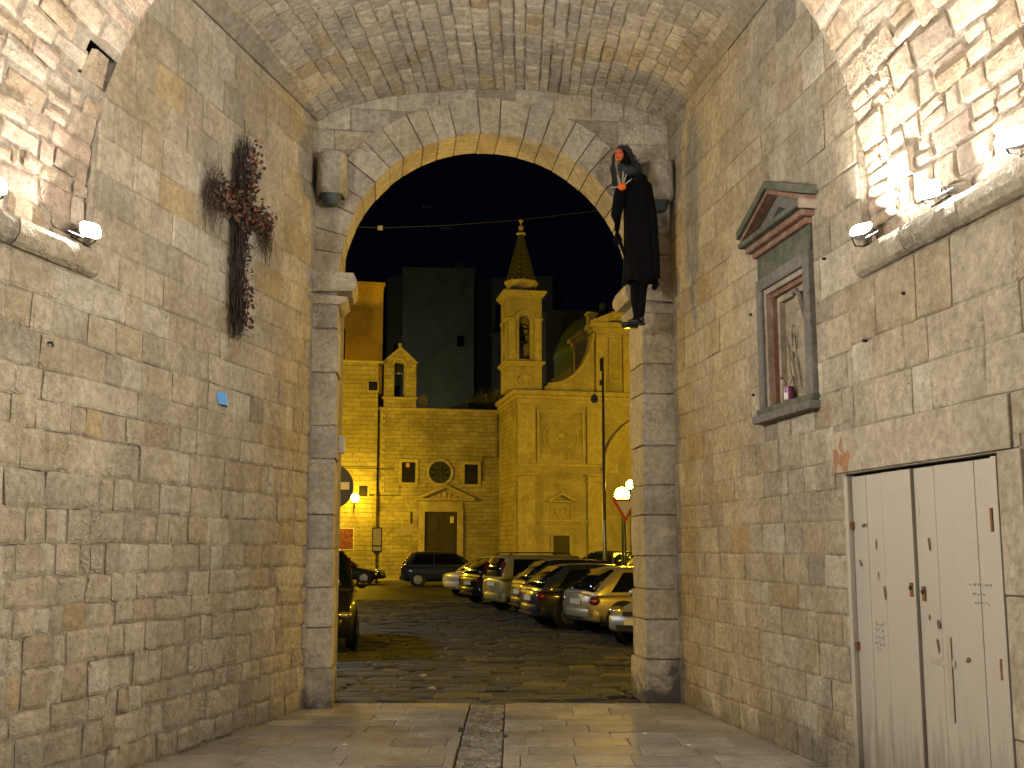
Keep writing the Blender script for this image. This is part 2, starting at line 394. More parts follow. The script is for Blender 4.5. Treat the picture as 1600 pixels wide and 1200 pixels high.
with Grp(right_wall):
    m = MB()
    for a, b, c, d in ((-.9, DOOR[0] - .06, -.3, 3.8), (DOOR[1] + .06, uR(-6), -.3, 3.8), (DOOR[0] - .06, DOOR[1] + .06, DOOR[2], 3.8), (-.9, uR(YV) + .02, 3.8, 6.9)):
        if a < NICHE[0] < b and c < 3:
            box_on(SR, a, NICHE[0] + .12, c, d, -.7, -.011, m); box_on(SR, NICHE[1] - .12, b, c, d, -.7, -.011, m)
            box_on(SR, NICHE[0] + .12, NICHE[1] - .12, c, NICHE[2] + .1, -.7, -.011, m)
        elif c > 3:
            box_on(SR, a, NICHE[0] + .12, c, d, -.7, -.011, m); box_on(SR, NICHE[1] - .12, b, c, d, -.7, -.011, m); box_on(SR, NICHE[0] + .12, NICHE[1] - .12, NICHE[3] - .24, d, -.7, -.011, m)
        else: box_on(SR, a, b, c, d, -.7, -.011, m)
    m.build('wall_core', M['mortar'])
    it = fit(courses(0, uR(7.6), 0, 2.9, (.2, .28), (.2, .5)), RB)
    masonry(it, SR, 'stone', M['ashlar'], None, proud=(-.003, .006), inset=.02, jit=.006, bevel=.006, limit=150)
    it = fit(courses(uR(7.6), UER, 0, 2.585, (.24, .34), (.3, .6)), RB)
    masonry(it, SR, 'stone', M['ashlar'], None, proud=(-.004, .004), inset=.018, jit=.005, bevel=.004, limit=40)
    it = fit(courses(0, uR(7.6), 2.9, Z_C0, (.25, .38), (.3, .62)), RB) + courses(uR(7.6), UER, 2.585, Z_C0 - .004, (.26, .38), (.34, .66))
    masonry(it, SR, 'large_stone', M['ashlar'], None, proud=(-.004, .004), inset=.014, jit=.006, bevel=.007, limit=150)
    it = fit(courses(0, uR(YV), Z_C0 + .002, 6.7, (.26, .36), (.28, .62)), RB)
    masonry(it, SR, 'upper_stone', M['ashlar'], None, proud=(-.004, .005), inset=.016, jit=.007, bevel=.008, limit=160)
    # plaster lintel, jamb stones
    box_on(SR, LINT[0], LINT[1] - .005, LINT[2] + .002, LINT[3] - .006, -.05, .012).build('lintel', M['plaster'], bevel=.006)
    for k, (z0, z1) in enumerate(((0, .62), (.63, 1.42), (1.43, 2.255))):
        box_on(SR, DOOR[1] + .065, DOOR[1] + .275, z0, z1, -.05, .004 + k * .003).build('jamb_stone', M['plaster'], bevel=.006)
    # exposed brick-red patch on the lintel
    pm_ = plain('terracotta_render', (.33, .17, .085), .95, bump=.6, var=.35)
    for cu, cz, ru, rz_ in ((LINT[0] + .035, 2.365, .045, .10), (LINT[0] + .165, 2.345, .095, .075), (LINT[0] + .13, 2.47, .03, .055)):
        pts = []
        for k in range(30):
            an = 2 * PI * k / 30; q = 1 + .22 * math.sin(3 * an + cz * 40) + random.uniform(-.16, .16)
            pts.append((max(LINT[0] + .002, cu + ru * q * math.cos(an)), min(LINT[3] - .01, max(2.265, cz + rz_ * q * math.sin(an)))))
        n = len(pts); MB().add([SR(u, v, .0132) for u, v in pts] + [SR(u, v, .0) for u, v in pts], [tuple(range(n))] + [(i, (i + 1) % n, n + (i + 1) % n, n + i) for i in range(n)]).build('exposed_render', pm_)

# ledges
def ledge(S, u0, u1, root, nm):
    prof = [(-.03, 3.67), (.025, 3.675), (.06, 3.70), (.085, 3.75), (.09, 3.81), (.08, 3.85), (-.03, 3.86)]
    cuts = [u0]
    while cuts[-1] < u1 - 1.1: cuts.append(cuts[-1] + random.uniform(.6, 1.05))
    cuts.append(u1)
    for a, b in zip(cuts, cuts[1:]):
        m = MB(); n = len(prof); g = 6; vs = []; t = pick()
        for i in range(g + 1):
            u = a + .003 + (b - a - .006) * i / g
            vs += [S(u, z + random.uniform(-.004, .004), w + random.uniform(-.005, .005)) for w, z in prof]
        fs = [tuple(range(n)), tuple(range(g * n + n - 1, g * n - 1, -1))]
        for i in range(g):
            for k in range(n): fs.append((i * n + k, i * n + (k + 1) % n, (i + 1) * n + (k + 1) % n, (i + 1) * n + k))
        m.add(vs, fs, t); m.build('ledge_stone', M['ashlar'], tint=True, fix=False)
with Grp(left_wall): ledge(SL, uL(YV) + .0, uL(-1), None, '')
with Grp(right_wall): ledge(SR, uR(YV) + .0, uR(-1), None, '')

# ---- rubble barrel vault of the near bay
REC = .06
def vprof(y):
    yy = max(y, 4.0); a, b = xL(yy) - (xL(max(y, 4)) - xL(yy)) - REC, xR(yy) + REC
    return a, b
def SV(u, s, w):      # u = metres towards camera from YV, s = metres up the vault from the left ledge, on the end ring's scale
    y = YV - u; yy = max(y, 3.2)
    a, b = xL(yy) - REC, xR(yy) + REC; r = (b - a) / 2; cx = (a + b) / 2; R0 = (xR(YV) - xL(YV)) / 2 + REC
    z0, zc = Z_C1, 4.3; hv = zc - z0
    if s < hv: return Vector((a + w, y, z0 + s))
    tot = PI * R0
    if s > hv + tot: return Vector((b - w, y, zc - (s - hv - tot)))
    th = PI - (s - hv) / R0; rr = r - w
    return Vector((cx + rr * math.cos(th), y, zc + rr * math.sin(th)))
VR0 = (xR(YV) - xL(YV)) / 2 + REC; VT = PI * VR0 + .88
near_vault = thing('rubble_vault', 'near barrel vault of rough rubble stone springing from the ledges, lit white by floodlights', 'vault', (-.28, YV, 4.3))
RPAL = [((.50, .44, .36), 8), ((.46, .38, .29), 4), ((.52, .43, .37), 4), ((.40, .35, .29), 3), ((.56, .51, .44), 3)]
with Grp(near_vault):
    core = sheet(lambda u, v, w: SV(u, v, w), 0, YV + 6, 0, VT, 40, 80, -.022)
    core.f = [q for k, q in enumerate(core.f) if k not in (10 * 40, 11 * 40)]       # the fallen stones' hole
    core.build('vault_core', M['mortar_pale'], smooth=True)
    # end face of the vault ring (stands above the side walls' plane towards the higher bay)
    m = MB(); K = 60; vs = []
    for k in range(K + 1):
        s = VT * k / K; vs += [SV(0, s, -.03) , SV(0, s, -1.2)]
    m.add(vs, [(2 * k, 2 * k + 2, 2 * k + 3, 2 * k + 1) for k in range(K)]); m.build('vault_end_face', M['mortar'])
    items = []
    s = .0
    while s < VT - .05:
        h = random.uniform(.09, .24); h = min(h, VT - s); u = -.0 + random.uniform(0, .02) ; first = True
        while u < 5.2:
            w = random.uniform(.10, .44)
            if random.random() < .3 and h > .18:        # course split in two thin stones
                items.append([(u, s), (u + w - .02, s), (u + w - .02, s + h * .48), (u, s + h * .48)]); items.append([(u, s + h * .52), (u + w - .02, s + h * .5), (u + w - .02, s + h - .015), (u, s + h - .015)])
            else: items.append([(u, s), (u + w - .02, s + random.uniform(-.02, .02)), (u + w - .02, s + h - .015), (u, s + h - .015)])
            u += w
        s += h
    def hole(q):
        u = sum(p[0] for p in q) / 4; v = sum(p[1] for p in q) / 4
        return u < .36 and 1.2 < v < 1.5
    items = [q for q in items if not hole(q)]
    left = [q for q in items if q[0][1] < VT / 2]; right = [q for q in items if q[0][1] >= VT / 2]
    for grp in (left, right):
        masonry([tuple(q) for q in grp], SV, 'rubble_stone', M['rubble'], None, proud=(-.018, .016), inset=.03, jit=.022, bevel=.013, pal=RPAL, limit=150, skirt=.06)
    # slab leaning in the hole
    vs = [SV(.08, 1.26, .0), SV(.30, 1.24, .02), SV(.30, 1.46, .03), SV(.10, 1.48, -.02)]; vs += [p + Vector((-.04, 0, .01)) for p in vs]
    MB().add(vs, [(0, 1, 2, 3), (7, 6, 5, 4), (0, 4, 5, 1), (1, 5, 6, 2), (2, 6, 7, 3), (3, 7, 4, 0)], (.42, .36, .28)).build('loose_slab', M['rubble'], tint=True, fix=False)
# dark cavity behind the slab is the open joint itself

# ---- higher far bay vault
AP0 = LC.copy(); AX = (RC - LC).normalized(); AY = Vector((-AX.y, AX.x, 0))
def yarch(x): return LC.y + (x - LC.x) * AX.y / AX.x
def SH(t, u, w):       # t 0..1 across from left to right, u metres from the arch wall towards camera
    ya = 11.16 + .5 * t; L_ = ya - YV + .25; y = ya - u * (L_ / 4.15)
    a, b = xL(y), xR(y); x = a + (b - a) * t
    k = min(1, u / 1.5); rise = .44 + .34 * k + .05 * max(0, u - 1.5)
    zs = 6.5 + .16 * t
    f = 4 * t * (1 - t); f = f ** .62 if f > 0 else 0
    z = zs + rise * f
    nx = -(rise * 4 * (1 - 2 * t)) / (b - a); n = Vector((-nx * -1, 0, -1)).normalized()
    return Vector((x, y, z)) + n * w
far_vault = thing('brick_like_vault', 'shallow higher vault of small squared stones above the inner gate arch', 'vault', (-.2, 9.5, 6.9))
VPAL = [((.44, .405, .35), 8), ((.48, .44, .37), 5), ((.38, .35, .305), 4), ((.43, .37, .26), 1.2), ((.52, .48, .41), 2)]
with Grp(far_vault):
    sheet(lambda a, b, w: SH(a, b, w), 0, 1, -.7, 4.15, 40, 20, -.02).build('vault_core', M['mortar'], smooth=True)
    items = []; t = 0.002
    while t < .995:
        dt = random.uniform(.026, .042); dt = min(dt, .998 - t); u = 0
        while u < 4.1:
            w = random.uniform(.11, .26); items.append((t + .0012, t + dt - .0012, u + .006, min(4.12, u + w) - .006)); u += w
        t += dt
    W4 = 4.4
    SHm = lambda a, b, w: SH(a / W4, b, w)
    masonry([(a * W4, b * W4, c, d) for a, b, c, d in items], SHm, 'vault_stone', M['vault'], None, proud=(.002, .02), inset=.02, jit=.007, bevel=.012, pal=VPAL)

# ---- gate arch
gate = thing('gate_arch', 'round stone gateway arch with moulded imposts at the far end of the passage', 'arch', LC, math.atan2(AX.y, AX.x))
AW = (RC - LC).length; GD = .62
JL, JR = .28, AW - .37          # jamb lines in gate coordinates (x from the left corner)
GCX, GR, GZ = (JL + JR) / 2, (JR - JL) / 2, 4.78
GPAL = [((.49, .46, .40), 8), ((.53, .495, .43), 4), ((.43, .405, .36), 4), ((.51, .46, .36), 3)]
def gmesh(mb, name, mat='gate', **kw): return mb.build(name, M[mat], gate, tint=(mat in ('gate', 'ashlar')), fix=False, **kw)
def rough_box(x0, x1, y0, y1, z0, z1, tint, g=.0, j=.006, nx=3, ny=4, nz=3):
    """block with a jittered surface grid"""
    bm = bmesh.new(); 
    idx = {}
    vs = []; fs = []
    def vid(i, j_, k):
        key = (i, j_, k)
        if key not in idx:
            p = Vector((x0 + (x1 - x0) * i / nx, y0 + (y1 - y0) * j_ / ny, z0 + (z1 - z0) * k / nz))
            e = sum((i in (0, nx), j_ in (0, ny), k in (0, nz)))
            p += Vector([random.uniform(-j, j) for _ in range(3)])
            if e >= 2:
                c = Vector(((x0 + x1) / 2, (y0 + y1) / 2, (z0 + z1) / 2)); p += (c - p).normalized() * .007 * (e - 1)
            idx[key] = len(vs); vs.append(p)
        return idx[key]
    for i in range(nx):
        for k in range(nz): fs += [(vid(i, 0, k), vid(i + 1, 0, k), vid(i + 1, 0, k + 1), vid(i, 0, k + 1)), (vid(i, ny, k), vid(i, ny, k + 1), vid(i + 1, ny, k + 1), vid(i + 1, ny, k))]
    for j_ in range(ny):
        for k in range(nz): fs += [(vid(0, j_, k), vid(0, j_, k + 1), vid(0, j_ + 1, k + 1), vid(0, j_ + 1, k)), (vid(nx, j_, k), vid(nx, j_ + 1, k), vid(nx, j_ + 1, k + 1), vid(nx, j_, k + 1))]
    for i in range(nx):
        for j_ in range(ny): fs += [(vid(i, j_, 0), vid(i, j_ + 1, 0), vid(i + 1, j_ + 1, 0), vid(i + 1, j_, 0)), (vid(i, j_, nz), vid(i + 1, j_, nz), vid(i + 1, j_ + 1, nz), vid(i, j_ + 1, nz))]
    bm.free(); return MB().add(vs, fs, tint)
for side in (0, 1):
    z = -.02
    while z < 4.35:
        h = min(random.uniform(.32, .62), 4.4 - z); 
        if 4.4 - z - h < .2: h = 4.4 - z
        pr = random.uniform(-.012, .012); lo, hi = ((-.25, JL + pr), (JR + pr, AW + .25))[side]
        if z < .3: lo, hi = ((-.25, JL + .03), (JR - .03, AW + .25))[side]
        gmesh(rough_box(lo, hi, random.uniform(-.012, .01), GD, z + .004, z + h - .004, pick(GPAL)), 'pier_stone', smooth=False)
        z += h
    # moulded impost
    prof = [(-.1, 4.75), (.15, 4.75), (.19, 4.665), (.185, 4.60), (.14, 4.545), (.10, 4.52), (.098, 4.47), (.06, 4.425), (.03, 4.40), (0, 4.39), (-.1, 4.39)]
    sg = 1 if side == 0 else -1; xj = JL if side == 0 else JR
    P = [(xj + sg * a, b) for a, b in prof]
    P = [((-.25 if side == 0 else AW + .25) if a in (xj - .1, xj + .1) else a, b) for a, b in P]
    mb = MB().prism(P, 1, -.035, GD + .03); mb.t = [(.52, .48, .41)] * len(mb.v); gmesh(mb, 'impost')
# voussoirs
ang = [0.0]; nv = 23
ws = [random.uniform(.8, 1.25) for _ in range(nv)]
tot = sum(ws); acc = 0
for w in ws: acc += w; ang.append(PI * acc / tot)
for a0, a1 in zip(ang, ang[1:]):
    tint = pick(GPAL if random.random() < .6 else PAL); vs = []; fs = []; ro = GR + .43 + random.uniform(-.02, .02); rr = GR + random.uniform(-.006, .006)
    e = .0025
    for yy in (random.uniform(-.012, .006), .2, .4, GD):
        for r in (rr, ro):
            for k in range(4):
                a = a0 + e + (a1 - a0 - 2 * e) * k / 3; 
                vs.append((GCX + r * math.cos(a), yy, max(4.752, GZ - .03 + r * math.sin(a))))
    for q in range(3):
        b = q * 8
        for k in range(3):
            fs.append((b + k, b + k + 1, b + 8 + k + 1, b + 8 + k)); fs.append((b + 4 + k, b + 12 + k, b + 13 + k, b + 5 + k))
        fs.append((b, b + 8, b + 12, b + 4)); fs.append((b + 3, b + 7, b + 15, b + 11))
    for k in range(3): fs.append((k, 4 + k, 5 + k, 1 + k)); fs.append((24 + k, 25 + k, 29 + k, 28 + k))
    mb = MB().add(vs, fs, tint); mb.build('voussoir', M['gate'], gate, tint=True, fix=False, bevel=.006)
# spandrel masonry
def SG(u, v, w): return LC + AX * u + Vector((0, 0, v)) - AY * w
items = []
for a, b, c, d in courses(-.1, AW + .1, 4.76, 7.1, (.2, .3), (.25, .5)):
    cx_, cz_ = min(max(GCX, a), b), min(max(GZ, c), d)
    far_ = math.hypot(max(abs(a - GCX), abs(b - GCX)), max(abs(c - GZ), abs(d - GZ)))
    if math.hypot((a + b) / 2 - GCX, (c + d) / 2 - GZ) > GR + .40: items.append((a, b, c, d))
with Grp(gate):
    masonry(items, SG, 'spandrel_stone', M['gate'], None, proud=(-.02, -.008), inset=.02, jit=.005, bevel=.006, pal=GPAL, skirt=.08)
# solid core of the gate wall (ring behind the voussoirs, outward screen walls)
mb = MB(); K = 40; vs = []
for yy in (.03, GD - .01):
    for k in range(K + 1):
        a = PI * k / K
        for r in (GR + .02, 6.0):
            x, z = GCX + r * math.cos(a), GZ + r * math.sin(a)
            if r > 5: x = GCX + math.copysign(min(abs(x - GCX) * 1.3, 7), math.cos(a)) ; z = min(z * 1.3, 9.5)
            vs.append((x, yy, z))
s_ = 2 * (K + 1); fs = []
for k in range(K): i = 2 * k; fs += [(i, i + 2, i + 3, i + 1), (s_ + i, s_ + i + 1, s_ + i + 3, s_ + i + 2), (i, s_ + i, s_ + i + 2, i + 2), (i + 1, i + 3, s_ + i + 3, s_ + i + 1)]
mb.add(vs, fs); mb.box((-7, .03, -.3), (JL - .03, GD - .01, 4.9)); mb.box((JR + .03, .03, -.3), (AW + 7, GD - .01, 4.9))
mb.build('gate_core', M['mortar'], gate)
# corbels at the two top corners
def corbel(x0, x1, zt, zb, flip):
    root = thing('corbel', ('weathered stone corbel at the left end of the gate arch, near the twig cross' if not flip else 'weathered stone corbel at the right end of the gate arch, behind the black figure'), 'corbel',
                 LC + AX * (x0 + x1) / 2 + Vector((0, 0, zb)), math.atan2(AX.y, AX.x), 'stone corbels of the gate arch')
    hw = (x1 - x0) / 2; h = zt - zb; n = 10; vs = []; fs = []; rows = [(0, .80), (.05, .92), (.14, 1), (.3, 1.0), (.5, 1), (.75, 1.0), (.93, .98), (1, .93)]
    for f, sc in rows:
        for k in range(n + 1):
            a = PI * k / n; rx = math.cos(a); ry = math.sin(a); sx = math.copysign(abs(rx) ** .6, rx); sy = ry ** .6 if ry > 0 else 0
            vs.append((hw * sc * sx + random.uniform(-.006, .006), .03 - (.36 * sc) * sy + random.uniform(-.006, .006), f * h))
    m = n + 1
    for i in range(len(rows) - 1):
        for k in range(n): fs.append((i * m + k, i * m + k + 1, (i + 1) * m + k + 1, (i + 1) * m + k))
    fs += [tuple(range(m)), tuple((len(rows) - 1) * m + k for k in range(m - 1, -1, -1))]
    MB().add(vs, fs, (.42, .39, .33)).build('corbel_block', stone_mat('corbel_stone', (1, 1, 1), bump=.9, bscale=18, grime=.8, streak=.8, gscale=3.5), root, smooth=True, tint=True, fix=False)
    # broken iron cup under the corbel
    MB().lathe([(.02, -.13), (.07, -.11), (.10, -.06), (.115, 0)], 12, c=(0, -.14, 0)).build('iron_cup', plain('rusty_blue_iron', (.05, .065, .07), .6, .3, bump=.4), root)
corbel(.0, .35, 6.06, 5.60, False)
corbel(AW - .33, AW - .0, 6.14, 5.68, True)
# junction box on the left jamb
jb = thing('junction_box', 'small white plastic junction box on the left gate pier', 'junction box', SG(JL + .005, 2.85, 0) )
jb.rotation_euler[2] = math.atan2(AX.y, AX.x)
MB().box((.0, .32, -.1), (.07, .44, .1)).build('box_body', plain('grey_plastic', (.5, .5, .48), .5), jb, bevel=.012)
MB().box((.07, .335, -.085), (.078, .425, .085)).build('box_lid', plain('grey_plastic_lid', (.55, .55, .53), .5), jb, bevel=.004)

# ---- paving
floor = setting('passage_floor'); road = setting('cobbled_road')
SFl = lambda u, v, w: Vector((u, v, w))
def shift_items(items, dz): return items
MB().box((-6, -6, -.3), (5.5, 11.6, -.028)).build('floor_bed', M['dirt_joint'], floor)
FPAL = [((.30, .27, .23), 8), ((.34, .30, .25), 5), ((.25, .225, .19), 4), ((.33, .27, .18), 2), ((.38, .35, .30), 2)]
items = []; y = 11.58
while y > 3.4:
    h = random.uniform(.26, .46); y0 = y - h; x = xL(y0) - .1 - random.uniform(0, .4)
    while x < xR(y0) + .1:
        w = random.uniform(.38, .95); a, b = x, x + w
        x += w
        sx0, sx1 = -.46, -.08   # central drain strip of small setts
        if a < sx1 and b > sx0:
            if a < sx0: items.append((a + .003, sx0 - .01, y0 + .003, y - .003)) if sx0 - a > .08 else None
            if b > sx1: items.append((sx1 + .01, b - .003, y0 + .003, y - .003)) if b - sx1 > .08 else None
        else: items.append((a + .003, b - .003, y0 + .003, y - .003))
    y = y0
masonry(items, lambda u, v, w: Vector((u, v, w)), 'paving_slab', M['slab'], floor, proud=(-.004, .003), inset=.014, jit=.003, bevel=.004, pal=FPAL, limit=290, skirt=.05)
its = []
y = 11.55
while y > 3.4:
    h = random.uniform(.05, .085); x = -.45
    while x < -.09:
        w = random.uniform(.06, .11); its.append((x + .004, min(x + w, -.085) - .004, y - h + .004, y - .004)) if min(x + w, -.085) - x > .03 else None; x += w
    y -= h
DP = [((.19, .175, .15), 6), ((.25, .23, .2), 3), ((.14, .13, .11), 3)]
masonry(its, lambda u, v, w: Vector((u, v, w)), 'drain_sett', M['slab'], floor, proud=(-.014, -.002), inset=.012, jit=.006, bevel=.008, pal=DP, limit=250, skirt=.05)
# road of basalt setts
CPAL = [((.032, .035, .042), 6), ((.05, .053, .06), 4), ((.02, .022, .027), 4), ((.09, .078, .05), .8)]
items = []; v = 11.62
while v < 34:
    h = random.uniform(.24, .42); u = -6.5 - random.uniform(0, .4)
    while u < 6.5:
        w = random.uniform(.3, .72)
        if v < 12.3 and (u < -2.3 or u + w > 1.9): pass
        else:
            s = random.uniform(-.05, .05); items.append(tuple([(u + .01, v + .01 + s), (u + w - .012, v + .01 - s), (u + w - .012 + s, v + h - .012 - s), (u + .01 + s, v + h - .012 + s)]))
        u += w
    v += h
masonry(items, lambda u, v, w: Vector((u, v, w - .012)), 'road_sett', M['cobble'], road, proud=(-.016, .012), inset=.05, jit=.026, bevel=.018, pal=CPAL, skirt=.05)
gm = MB()
gm.add([(-7, 11.55, -.035), (7, 11.55, -.035), (7, 34.2, -.035), (-7, 34.2, -.035)], [(0, 1, 2, 3)]); gm.build('sett_bed', M['road_dirt'], road)
g2 = MB().add([(-300, -300, -.32), (300, -300, -.32), (300, 600, -.32), (-300, 600, -.32)], [(0, 1, 2, 3)]).build('ground', M['road_dirt']); g2['kind'] = 'structure'
g3 = MB().box((-60, 34, -.31), (60, 49.6, -.006)); g3.box((-60, 12.4, -.31), (-6.8, 34, -.006)); g3.box((6.8, 12.4, -.31), (60, 34, -.006))
o = g3.build('piazza_road', M['asphalt']); o['kind'] = 'structure'
o = MB().box((-60, 49.75, -.31), (60, 90, .12)).build('pavement', M['pavement']); o['kind'] = 'structure'
kb = setting('kerb', (0, 49.68, 0))
for i in range(26):
    MB().box((-13 + i * 1.0 + .006, -.08, -.3), (-12 + i * 1.0 - .006, .068, .125 + random.uniform(-.003, .003))).build('kerb_stone', stone_mat('kerb_stone_grey', (.3, .29, .27), tinted=False) if i == 0 else bpy.data.materials['kerb_stone_grey'], kb, bevel=.01)

# ================================================================== FIXTURES IN THE PASSAGE
def flood(S, y, side, label, aim=(.74, -.62, .17)):
    ux = {'L': uL, 'R': uR}[side](y); base = S(ux, 3.865, .075)
    root = thing('floodlight', label, 'floodlight', base, group='floodlights standing on the stone ledges')
    nx = 1 if side == 'L' else -1
    d = Vector((nx * aim[0], aim[1], aim[2])).normalized()       # lens looks up, inwards and a little back along the passage
    side_v = d.cross(Vector((0, 0, 1))).normalized(); up = side_v.cross(d).normalized()
    c = Vector((0, 0, .11))
    def P(a, b, e): return c + side_v * a + up * b + d * e
    m = MB(); hw, hh = .078, .058
    rings = [(.45, .45, -.06), (.8, .8, -.04), (1, 1, 0), (1.07, 1.08, .010), (1.07, 1.08, .026), (1.0, 1.0, .026)]
    vs = []
    NS = 20; se = [(math.copysign(abs(math.cos(2 * PI * k / NS)) ** .62, math.cos(2 * PI * k / NS)), math.copysign(abs(math.sin(2 * PI * k / NS)) ** .62, math.sin(2 * PI * k / NS))) for k in range(NS)]
    for a, b, e in rings: vs += [P(hw * a * x, hh * b * y, e) for x, y in se]
    fs = [tuple(range(NS - 1, -1, -1))]
    for i in range(len(rings) - 1):
        for k in range(NS): fs.append((i * NS + k, i * NS + (k + 1) % NS, i * NS + NS + (k + 1) % NS, i * NS + NS + k))
    m.add(vs, fs).build('lamp_body', M['lamp_alu'], root)
    MB().add([P(hw * x, hh * y, .024) for x, y in se], [tuple(range(NS))]).build('lens', M['flood_glass'], root, fix=False)
    MB().tube([P(-hw * 1.15, 0, 0), P(-hw * 1.15, 0, -.08) + Vector((0, 0, -.03)), Vector((0, 0, .0)), P(hw * 1.15, 0, -.08) + Vector((0, 0, -.03)), P(hw * 1.15, 0, 0)], .006, 6).build('bracket', M['dark_iron'], root)
    MB().tube([P(0, 0, -.09), P(.02, 0, -.14), Vector((.02 * nx, -.15, .02)), Vector((0, -.34, .006))], .007, 6).build('power_cord', plain('blue_cord', (.03, .06, .10), .5), root)
M['lamp_alu'] = plain('lamp_aluminium', (.55, .56, .57), .4, .6)
flood(SL, 7.22, 'L', 'floodlight at the far end of the left ledge, close to the wall corner')
flood(SL, 6.28, 'L', 'floodlight on the left ledge at the very edge of the picture')
flood(SR, 7.22, 'R', 'floodlight at the far end of the right ledge, washing the corner white', (.50, -.50, .50))
flood(SR, 6.36, 'R', 'floodlight standing mid-way on the right ledge, lens facing left', (.74, -.64, .10))
flood(SR, 5.50, 'R', 'floodlight on the right ledge cut by the edge of the picture')
for k, y in enumerate((4.6, 3.2, 1.6)):
    nth = ('next', 'second', 'third')[k]
    flood(SL, y, 'L', nth + ' floodlight on the left ledge behind the picture edge', (.80, .36, .34)); flood(SR, y, 'R', nth + ' floodlight on the right ledge behind the picture edge', (.80, .36, .34))
# passage continues behind the camera
# ---- blue paper scrap
bp_ = thing('paper_scrap', 'small bright blue scrap of plastic stuck on the left wall below the cross', 'plastic scrap', SL(uL(9.27), 3.04, .02))
b0 = SL(uL(9.27), 3.04, .02)
vs = [SL(uL(9.27) + a, 3.04 + b, c) - b0 for a, b, c in ((.10, .06, .01), (.02, .065, .05), (-.085, .05, .02), (-.10, -.065, .015), (.0, -.055, .055), (.075, -.05, .02), (.10, .06, .004), (.02, .065, .042), (-.085, .05, .012), (-.10, -.065, .008), (.0, -.055, .047), (.075, -.05, .012))]
MB().add(vs, [(0, 1, 4, 5), (1, 2, 3, 4), (6, 11, 10, 7), (7, 10, 9, 8), (0, 5, 11, 6), (2, 8, 9, 3)]).build('blue_sheet', plain('blue_plastic', (.10, .33, .72), .45), bp_)
# nail and hook on the wall
nl = thing('iron_hook', 'small dark iron hook in the left wall near the picture edge', 'hook', SL(uL(6.95), 3.1, 0))
MB().tube([nL * -.02, nL * .04, nL * .05 + Vector((0, 0, -.03))], .009, 6).build('hook_bar', M['dark_iron'], nl)

